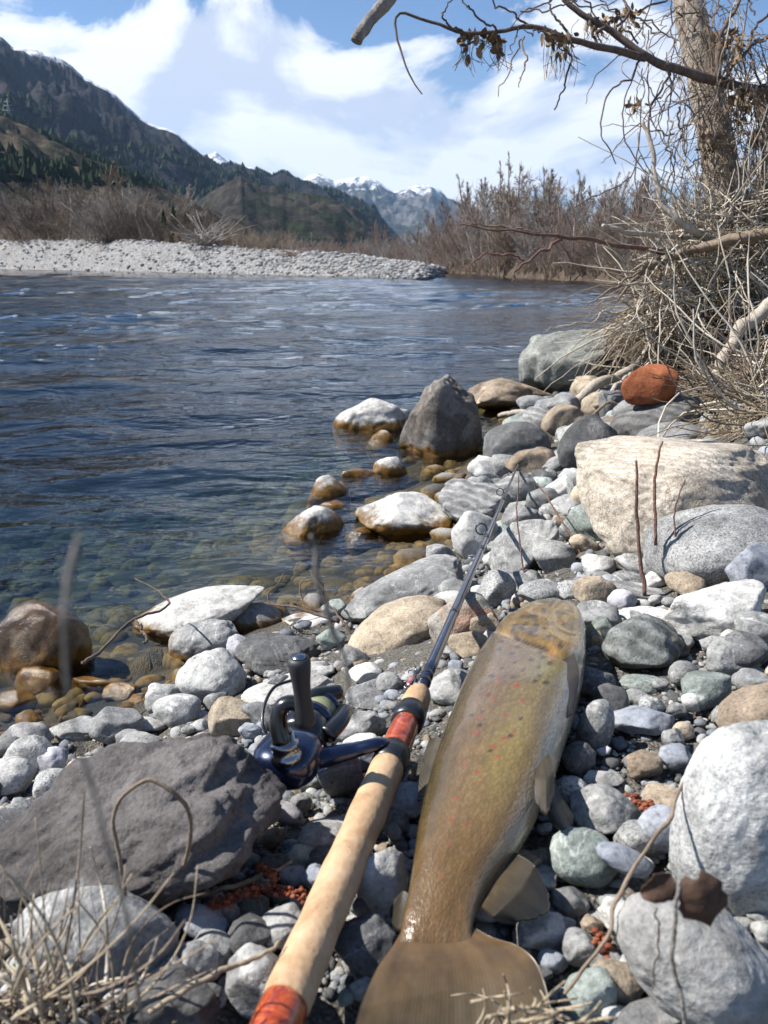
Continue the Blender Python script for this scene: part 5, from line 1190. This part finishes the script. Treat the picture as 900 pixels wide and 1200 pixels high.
tangle('dry_grass_tangle', 760, STRAW[0], TANGLE, (2.75, 3.3), (.12, .42), (.0010, .0026), .8, 1, 'straw coloured dry grass matted round the tree foot')
tangle('root_tangle', 1050, STRAW[1], TANGLE, (2.8, 3.35), (.12, .45), (.0012, .0034), .5, 2, 'brown dry roots and stems tangled over the bank')
tangle('bleached_stems', 460, STRAW[2], TANGLE, (2.7, 3.1), (.15, .55), (.0012, .0048), .15, 3, 'bleached thin stems sticking out of the bank tangle')
tangle('dark_rootlets', 1100, STRAW[3], [(745, 360), (800, 340), (905, 330), (905, 480), (830, 470), (755, 420)], (2.9, 3.35), (.1, .35), (.001, .003), .9, 4, 'dark fine rootlets under the tangle')
tangle('trunk_debris', 420, STRAW[1], [(795, -10), (860, -10), (905, 60), (905, 260), (800, 290), (820, 180)], (2.9, 3.15), (.1, .4), (.001, .0026), 1.3, 5, 'hanging flood debris caught on the tree trunk')
tangle('ground_straw', 420, STRAW[0], [(800, 440), (905, 430), (905, 500), (830, 500)], (2.3, 3.2), (.05, .2), (.0008, .0018), .6, 6, 'bits of straw lying among the upper shore stones')
def drift(name, P, r, mat, label, wig=.012, cat='driftwood', n=50, sides=12, flat=1.0, group=None):
    V, T_, Q_ = rod_of(P, r, n, wig, int(rt.integers(900)), sides, flat); c_ = V.mean(0)
    return tag(obj(name, mesh(name, V-c_, [T_, Q_]), mat, loc=c_), label, cat, group)
drift('driftwood_log', [(925, 268, 2.6), (880, 278, 2.65), (840, 285, 2.7), (800, 295, 2.75), (768, 308, 2.8), (745, 326, 2.85), (725, 352, 2.9)], [.036, .036, .034, .03, .024, .014, .005], W_DRIFT, 'thick brown flattened driftwood limb jutting left across the tree foot', flat=.55)
drift('driftwood_branch', [(916, 348, 2.35), (892, 368, 2.35), (868, 386, 2.35), (850, 412, 2.35), (840, 440, 2.36), (826, 458, 2.38), (806, 470, 2.4)], [.021, .021, .020, .019, .018, .014, .008], W_PALE, 'smooth bleached curved branch right of the rust rock')
drift('driftwood_branch', [(905, 428, 2.3), (882, 452, 2.28), (862, 470, 2.26), (842, 484, 2.24), (822, 500, 2.2), (806, 513, 2.16)], [.013, .013, .0125, .012, .010, .006], W_PALE, 'bleached thin branch touching the back of the cream boulder')
drift('driftwood_branch', [(585, 488, 2.95), (612, 486, 2.9), (640, 490, 2.85), (668, 480, 2.85), (690, 460, 2.87), (712, 446, 2.9), (735, 438, 2.95), (752, 420, 3.0), (762, 398, 3.05)], [.008, .013, .016, .019, .020, .019, .017, .014, .01], W_PALE, 'knobbly pale driftwood branch lying across the shore boulders', .02)
drift('driftwood_branch', [(703, 490, 2.7), (712, 470, 2.72), (722, 452, 2.78), (738, 440, 2.85)], [.008, .009, .009, .007], W_PALE, 'short pale fork rising beside the rust rock')
drift('driftwood_stick', [(640, 540, 2.5), (670, 506, 2.5), (705, 478, 2.5), (735, 470, 2.5), (772, 452, 2.5), (806, 440, 2.6)], [.004, .005, .005, .004], W_DRIFT, 'long thin curved stick arching below the rust rock')
drift('driftwood_stick', [(706, 264, 2.6), (735, 272, 2.65), (770, 276, 2.75), (812, 279, 2.85)], [.006, .0075, .008, .008], W_PALE, 'bleached white-tipped stick pointing left above the driftwood limb', .006)
drift('driftwood_stick', [(754, 140, 2.7), (764, 185, 2.7), (776, 232, 2.7), (800, 264, 2.72), (836, 282, 2.8)], [.006, .008, .010, .012, .014], W_PALE, 'tan curved bare stem bending down beside the trunk')
drift('driftwood_stick', [(686, 358, 2.75), (714, 340, 2.75), (745, 322, 2.8), (780, 308, 2.85)], [.002, .004, .005, .006], W_DRIFT, 'thin brown stick slanting down to the river from the tangle')
drift('driftwood_stick', [(726, 332, 2.6), (760, 333, 2.65), (790, 336, 2.7), (812, 346, 2.75)], [.004, .005, .006, .006], W_PALE, 'nearly level bleached stick low on the tangle')
drift('driftwood_stick', [(640, 388, 2.8), (690, 374, 2.8), (740, 358, 2.85), (790, 330, 2.9)], [.0015, .0025, .003, .004], W_PALE, 'hair-thin pale stem hanging furthest out over the water', .02)
SD = on_ground(755, 697)[1]*.985
for (P, r, lab) in [([(755, 697, SD), (751, 650, SD), (747, 600, SD-.01), (746, 540, SD-.02)], [.0026, .0024, .0021, .0015], 'taller reddish upright shoot in front of the cream boulder'), ([(768, 640, SD), (767, 590, SD), (769, 550, SD), (776, 516, SD)], [.0022, .002, .0018, .0012], 'shorter reddish shoot against the cream boulder'),
                    ([(690, 668, 1.3), (672, 632, 1.32), (654, 604, 1.36), (640, 580, 1.4), (628, 566, 1.42)], [.0019, .0018, .0015, .001], 'thin bent reddish shoot left of the cream boulder'), ([(616, 682, 1.18), (610, 640, 1.2), (606, 600, 1.22), (608, 556, 1.24)], [.0016, .0014, .0012, .0008], 'thin pinkish shoot beside the rod tip'),
                    ([(792, 640, SD), (790, 600, SD), (802, 562, SD)], [.0012, .0011, .0008], 'slight dark shoot right of the shorter reddish one')]:
    drift('shoot', P, r, W_RED, lab, .002, 'shoot', 30, 8)
for (P, lab) in [([(414, 746, 1.22), (398, 722, 1.24), (384, 704, 1.27), (372, 682, 1.3), (362, 672, 1.32)], 'right arm of the bare twig at the water edge'), ([(400, 726, 1.24), (375, 722, 1.25), (345, 712, 1.27), (318, 708, 1.3), (316, 694, 1.32), (336, 674, 1.34)], 'left looping arm of the bare twig at the water edge'),
                 ([(384, 722, 1.25), (362, 712, 1.27), (353, 700, 1.29), (353, 678, 1.31)], 'short upright arm of the bare twig at the water edge'), ([(94, 778, 1.05), (115, 766, 1.08), (150, 730, 1.15), (194, 712, 1.2), (190, 696, 1.25), (160, 678, 1.3)], 'dark bent twig sticking out of the shallow pool'), ([(172, 752, 1.1), (166, 738, 1.12), (160, 726, 1.14)], 'tiny dark twig stub by the long white slab')]:
    drift('bare_twig', P, [.0026, .0022, .0018, .001], W_BRANCH, lab, .006, 'twig', 34, 6)
# ------------------------------------------------------------------ foreground stems, grass, leaf and catkins
def stem(P, r, mat, label, name='dry_stem', wig=None):
    wig = .0045*P[0][2] if wig is None else wig; return drift(name, P, r, mat, label, wig, 'dry stem', 44, 7)
stem([(92, 622, .105), (86, 650, .105), (78, 720, .106), (78, 800, .108), (92, 880, .112), (118, 960, .12), (146, 1060, .14), (170, 1250, .2), (180, 1500, .24)], [.0002, .0006, .0003, .0003, .00035, .0004, .0005, .0005], W_GREY, 'blurred grey stem rising in front of the river at left')
stem([(366, 625, .17), (372, 680, .172), (386, 725, .175), (404, 780, .178), (414, 840, .182)], [.0004, .0006, .0006, .0005, .0003], W_GREY, 'faint blurred thin stem in front of the smooth tan boulder')
stem([(152, 1100, .40), (140, 1010, .40), (134, 950, .40), (168, 916, .40), (205, 930, .40), (222, 965, .41), (212, 1020, .42), (196, 1052, .43)], [.0010, .0011, .0011, .0012, .0012, .0012, .0012, .0010], STRAW[1], 'arched brown dry stem in front of the dark weathered rock')
stem([(190, 1052, .44), (240, 1048, .445), (298, 1030, .455), (340, 1010, .465)], [.0014, .0015, .0015, .001], STRAW[0], 'straw stalk lying behind the russet catkin')
stem([(172, 1186, .335), (243, 1146, .35), (290, 1126, .36), (330, 1106, .37)], [.0012, .0014, .0012, .0008], STRAW[0], 'straw stalk pointing at the rod butt')
stem([(822, 876, .44), (797, 930, .42), (786, 958, .41), (763, 984, .40), (740, 1020, .39), (722, 1058, .38), (714, 1082, .375), (700, 1114, .37), (662, 1164, .36)], [.0008, .0010, .0013, .0009, .0013, .0009, .001, .0008], STRAW[1], 'knotty brown stem crossing in front of the flat blue stones')
stem([(796, 1030, .285), (789, 1080, .285), (790, 1130, .288), (800, 1190, .292), (806, 1300, .30)], [.0007, .0008, .0008, .0008], W_GREY, 'thin grey stem below the dead leaf')
stem([(768, 1066, .30), (771, 1100, .302), (765, 1160, .31)], [.0004, .0004, .0003], W_BRANCH, 'hair-thin dark stem left of the dead leaf')
t = NT('dead_leaf'); co = t.coord('Object'); DLEAF = t.done(t.ramp(t.noise(co, 130, 5, .65), [(.3, (.035, .017, .010)), (.7, (.10, .052, .03))]), .8, t.bump(t.noise(co, 260, 4), .4, .002))
def big_leaf(name, c, w, h, d, rot, label, seed):
    na_, nb = 22, 17; V = []; r = np.random.default_rng(seed); ph = r.uniform(0, 6, 4); R3 = rot_axis((0, 1, 0), rot)
    for i in range(na_):
        s = i/(na_-1); half = math.sin(math.pi*min(1, .04+.96*s)**.85)**.8*(.44+.045*math.sin(s*11+ph[0])+.025*math.sin(s*27+ph[1]))
        for j in range(nb):
            q = j/(nb-1)*2-1; V.append((q*half*w, .10*w*math.sin(q*2.2+ph[2])+.14*w*(s-.5)**2*4, (.5-s)*h))
    V = np.array(V) @ R3.T; F = grid_faces(na_, nb); k0 = len(V); rim = np.concatenate([np.arange(nb), np.arange(1, na_)*nb+nb-1, (na_-1)*nb+np.arange(nb-2, -1, -1), np.arange(na_-2, 0, -1)*nb]); r2 = np.roll(rim, -1)
    V = np.vstack([V, V+np.array([0, .0004, 0])]); return tag(obj(name, mesh(name, V, [F, F[:, ::-1]+k0, np.stack([rim, rim+k0, r2+k0, r2], -1)]), DLEAF, loc=PD(*c, d)), label, 'leaf')
big_leaf('dead_leaf', (826, 1062), .022, .024, .29, -.35, 'dark brown dead leaf hanging in front of the bottom right boulder', 3)
big_leaf('dead_leaf', (772, 1044), .013, .014, .29, .9, 'shrivelled dark leaf left of the brown dead leaf', 5)
def clump(name, n, base, spread, lens, depth, mat, label, seed, up=1.0, lean=0.0):
    r = np.random.default_rng(seed); b = B()
    for i in range(n):
        u, v, d = base[0]+r.normal(0, spread[0]), base[1]+r.normal(0, spread[1]), depth*r.uniform(.88, 1.12); L = r.uniform(*lens); a = r.normal(lean, .65)
        P = [(u, v, d)]; bend = r.normal(0, .7)
        for s in range(1, 5):
            aa = a + bend*s/4; P.append((P[-1][0]+L/4*math.sin(aa)*1.0, P[-1][1]-L/4*math.cos(aa)*up, d+r.normal(0, .006)))
        R = r.uniform(.0005, .0012); b.add(*tube(spline(px(P), 14), np.linspace(R, R*.4, 14), 5, flat=.6))
    o = stuff(obj(name, b.mesh(name), mat)); o['label'] = label
clump('grass_tuft', 34, (20, 1200), (45, 25), (90, 260), .30, STRAW[0], 'dry straw tuft in the bottom left corner', 4)
clump('brown_stems', 26, (60, 1190), (60, 25), (80, 230), .32, STRAW[1], 'dry brown stems in the bottom left corner', 7, lean=.3)
clump('pale_stems', 12, (60, 1160), (45, 30), (60, 170), .31, STRAW[2], 'bleached stems in the bottom left corner', 9)
clump('litter', 120, (50, 1196), (60, 16), (20, 60), .34, STRAW[3], 'dark leaf litter under the grass in the bottom left corner', 10, .5)
clump('grass_wisp', 34, (606, 1206), (30, 12), (30, 90), .31, STRAW[0], 'dry straw wisp lying on the tail fin at the bottom edge', 12, .5, .5)
t = NT('catkin'); g = t.new('NewGeometry'); CAT = t.done(t.ramp(g.outputs['Random Per Island'], [(0, (.07, .014, .007)), (.5, (.17, .038, .014)), (1, (.25, .075, .028))]), .8)
def catkin(P, n, size, spread, label, seed):
    r = np.random.default_rng(seed); Q = spline(P, n); b = B(); V0, F0 = ico(2)
    for i in range(n):
        for k in range(3):
            s = size*r.uniform(.6, 1.2); b.add(V0*s*np.array([1, .8, .7])*(1+.25*r.normal(size=(len(V0), 1))*.4) + Q[i] + r.normal(0, spread, 3)*np.array([1, 1, .6]), F0)
    return tag(obj('catkin', b.mesh('catkin'), CAT), label, 'catkin')
def gpts(P, up=.008): return np.array([on_ground(u, v, up)[0] for u, v in P])
catkin(gpts([(248, 1060), (278, 1050), (310, 1042), (340, 1046), (374, 1052)], .016), 60, .0016, .0018, 'long russet catkin lying between pebbles and the cork grip', 1)
catkin(gpts([(306, 1018), (322, 1026)], .016), 12, .0020, .0018, 'short russet catkin just above the long one', 2)
catkin(gpts([(738, 930), (752, 944), (770, 946)], .012), 16, .0018, .002, 'russet catkin crumbs right of the white rounded stone', 3)
catkin(gpts([(706, 1096), (708, 1112)], .012), 12, .0020, .002, 'russet catkin bit left of the off-white boulder', 4)

# ------------------------------------------------------------------ far details: brush heap, conifers, farmhouse, pylon
r = np.random.default_rng(17)
def heap(u, v, w, h, n, mat, label):
    R = bankR(u, bar_px)*1.10; x, y = far_pt(u, R); z = bank_z(BAR, x, y); s = R/FPX; b = B()
    for i in range(n):
        a = r.uniform(0, 6.28); L = w*s*.5*r.uniform(.4, 1.1); p = np.array([x+r.normal(0, w*s*.1), y+r.normal(0, w*s*.1), z+r.uniform(0, .2)*h*s])
        d = np.array([math.cos(a), math.sin(a), r.uniform(.1, 1.0)*h/w*1.8]); b.add(*tube(spline([p, p+d*L*.5+r.normal(0, .06*L, 3), p+d*L+r.normal(0, .12*L, 3)], 6), np.linspace(.035, .012, 6)*s*18, 4))
    o = tag(obj('uprooted_shrub', b.mesh('uprooted_shrub'), mat), label, 'shrub')
heap(244, 300, 70, 36, 90, TWIG[2], 'grey uprooted shrub stranded on the gravel bar')
heap(128, 290, 34, 10, 50, STRAW[3], 'small russet grass tussock on top of the gravel bar')
heap(350, 304, 46, 10, 50, TWIG[0], 'low reddish brush at the right end of the gravel bar')
t = NT('bar_sand'); SAND = t.done(t.ramp(t.noise(t.coord('Object'), 1.5, 6, .7), [(.3, (.20, .185, .16)), (.7, (.29, .27, .24))]), .95)
R = bankR(305, bar_px)*1.32; x, y = far_pt(305, R); Vs_, Fs_ = ico(4); Vs_ = Vs_*(1+.18*fbm(Vs_*1.5, 4, 3))[:, None]*np.array([46, 70, 8])*R/FPX
struct(obj('sand_mound', mesh('sand_mound', Vs_ + np.array([x, y, bank_z(BAR, x, y)-.15]), Fs_), SAND))
t = NT('conifer_needles'); co = t.coord('Object'); NEED = t.done(t.ramp(t.noise(co, 6, 4), [(.3, (.012, .02, .009)), (.7, (.035, .05, .022))]), .9, Specular_IOR_Level=.1)
def fir_mesh(seed):
    r = np.random.default_rng(seed); b = B()
    for i in range(230):
        f = r.random()**.8; a = r.uniform(0, 6.28); L = .26*(1.03-f)*r.uniform(.6, 1.15); p = np.array([0, 0, .08+.9*f]); d = np.array([math.cos(a), math.sin(a), r.uniform(-.25, .2)])
        q = np.array([-math.sin(a), math.cos(a), 0])*L*.28; e = p+d*L; m_ = p+d*L*.55
        b.add([p, m_+q+[0, 0, -.015], e, m_-q+[0, 0, -.015], m_+[0, 0, .03]], T=[[0, 1, 4], [1, 2, 4], [2, 3, 4], [3, 0, 4]])
    return b.mesh('crown'), mesh_of(tube(np.array([[0, 0, -.03], [0, 0, .5], [0, 0, .98]]), [.018, .01, .003], 5), 'trunk')
FIRS = [fir_mesh(1), fir_mesh(2)]
for cr_, tr_ in FIRS: cr_.materials.append(NEED); tr_.materials.append(BARK[0])
for i, (u, tv, R, P, lab) in enumerate([(714, 228, 56, FBK, 'dark green conifer standing among the leafless trees of the far wood'), (196, 250, 76, BAR, 'dark pine at the left of the group behind the gravel bar'), (208, 244, 80, BAR, 'tallest dark pine of the group behind the gravel bar'), (222, 252, 78, BAR, 'dark pine in the middle of the group behind the gravel bar'),
        (238, 256, 76, BAR, 'round dark pine behind the uprooted shrub'), (252, 260, 78, BAR, 'dark pine at the right of the group behind the gravel bar'), (290, 268, 70, BAR, 'low dark pine near the end of the gravel bar')]):
    x, y = far_pt(u, R); z = bank_z(P, x, y); h = (310-tv)/FPX*R*.955 + CZ - z; e = thing('conifer', lab, 'tree', (x, y, z)); e.scale = (h*1.1, h*1.1, h); e.rotation_euler = (0, 0, i*1.3)
    for nm, me in zip(('crown', 'trunk'), FIRS[i % 2]): o = bpy.data.objects.new(nm, me); COL.objects.link(o); o.parent = e
def hill_forest(name, surf, n, hmin, hmax, cond, seed, mat, label):
    X, Y, Z = SURF[surf]; r = np.random.default_rng(seed); i, j = r.integers(2, X.shape[0]-16, n*5), r.integers(0, X.shape[1]-1, n*5); f = r.random(n*5)[:, None]
    A, A2 = np.stack([X[i, j], Y[i, j], Z[i, j]], 1), np.stack([X[i, j+1], Y[i, j+1], Z[i, j+1]], 1); p = A + f*(A2-A); u, v = proj(p)
    ok = cond(u, v) & (vnoise(np.column_stack([p[:, 0]/90, p[:, 1]/90, p[:, 0]*0]), 3) > -.1); p = p[ok][:n]; m = len(p); h = r.uniform(hmin, hmax, m); w = h*r.uniform(.32, .6, m)
    th = r.uniform(0, 6.28, m)[:, None] + np.arange(5)*1.2566; lo = np.stack([np.cos(th)*w[:, None], np.sin(th)*w[:, None], np.repeat(h[:, None]*.1, 5, 1)], -1)
    V = np.concatenate([lo, np.stack([0*h, 0*h, h], 1)[:, None]], 1) + p[:, None]; q = np.arange(5); F = np.stack([q, (q+1) % 5, np.full(5, 5)], 1)[None] + (np.arange(m)*6)[:, None, None]
    o = stuff(obj(name, mesh(name, V.reshape(-1, 3), F.reshape(-1, 3), smooth=False), mat)); o['label'] = label
hill_forest('hillside_forest', 'lower_hillside', 5000, 3.5, 8, lambda u, v: (u > -150) & (u < 260) & (v < 222), 3, NEED, 'dark conifer forest on the left hillside')
hill_forest('mountain_forest', 'wooded_mountain', 5000, 8, 17, lambda u, v: (u > -150) & (v > np.interp(u, [0, 150, 300], [105, 165, 200])), 4, NEED, 'dark forest cover of the mountain flank')
t = NT('farm_wall'); WALL = t.done(t.ramp(t.noise(t.coord('Object'), .4, 3), [(.3, (.30, .27, .23)), (.7, (.42, .39, .34))]), .9)
t = NT('farm_roof'); ROOF = t.done(t.ramp(t.noise(t.coord('Object'), .5, 3), [(.3, (.08, .06, .055)), (.7, (.14, .11, .10))]), .9)
def hill_at(u, v):
    X, Y, Z = SURF['lower_hillside']; U, Vv = proj(np.stack([X, Y, Z], -1)); d = (U-u)**2 + (Vv-v)**2; k = np.unravel_index(np.argmin(d), d.shape); return np.array([X[k], Y[k], Z[k]])
for k, (u, v, lab) in enumerate([(8, 194, 'larger pale stone farmhouse on the left hillside'), (22, 191, 'smaller farm shed right of the hillside farmhouse')]):
    p = hill_at(u, v); s = np.linalg.norm(p)/FPX; w, d, h = (11*s, 6*s, 5*s) if k == 0 else (7*s, 5*s, 3.5*s)
    E = thing('farmhouse', lab, 'house', tuple(p)); b = np.array([[-1, -1, 0], [1, -1, 0], [1, 1, 0], [-1, 1, 0]])*np.array([w/2, d/2, 0])
    Vb = np.vstack([b-[0, 0, s*2], b+[0, 0, h]]); o = obj('wall', mesh('wall', Vb, np.array([[0, 1, 5, 4], [1, 2, 6, 5], [2, 3, 7, 6], [3, 0, 4, 7]]), smooth=False), WALL, E); o.location = (0, 0, 0)
    e_ = 1.12; Vr = np.array([[-w/2*e_, -d/2*e_, h], [w/2*e_, -d/2*e_, h], [w/2*e_, d/2*e_, h], [-w/2*e_, d/2*e_, h], [-w/2*e_, 0, h*1.55], [w/2*e_, 0, h*1.55]])
    o = obj('roof', mesh('roof', Vr, [np.array([[0, 1, 5, 4], [2, 3, 4, 5]]), np.array([[1, 2, 5], [3, 0, 4]])], smooth=False), ROOF, E); o.location = (0, 0, 0)
p = hill_at(13, 152); s = np.linalg.norm(p)/FPX; b = B(); H_ = 26*s
for sx in (-1, 1):
    for sy in (-1, 1): b.add(*tube(np.array([p+[sx*2.2*s, sy*2.2*s, -s], p+[sx*.6*s, sy*.6*s, H_*.7], p+[0, 0, H_]]), .22*s, 4))
for f, w in ((.62, 5), (.78, 4), (.9, 3)): b.add(*tube(np.array([p+[-w*s, 0, H_*f], p+[w*s, 0, H_*f]]), .2*s, 4))
for f in (.15, .3, .45): b.add(*tube(np.array([p+[-2*s*(1-f), -2*s*(1-f), H_*f], p+[2*s*(1-f), -2*s*(1-f), H_*(f+.12)]]), .14*s, 4))
t = NT('galvanised_steel'); tag(obj('pylon', b.mesh('pylon'), t.done(t.ramp(t.noise(t.coord('Object'), .3, 2), [(.3, (.22, .23, .24)), (.7, (.32, .33, .34))]), .6, Metallic=.4)), 'lattice electricity pylon on the left hillside', 'pylon')
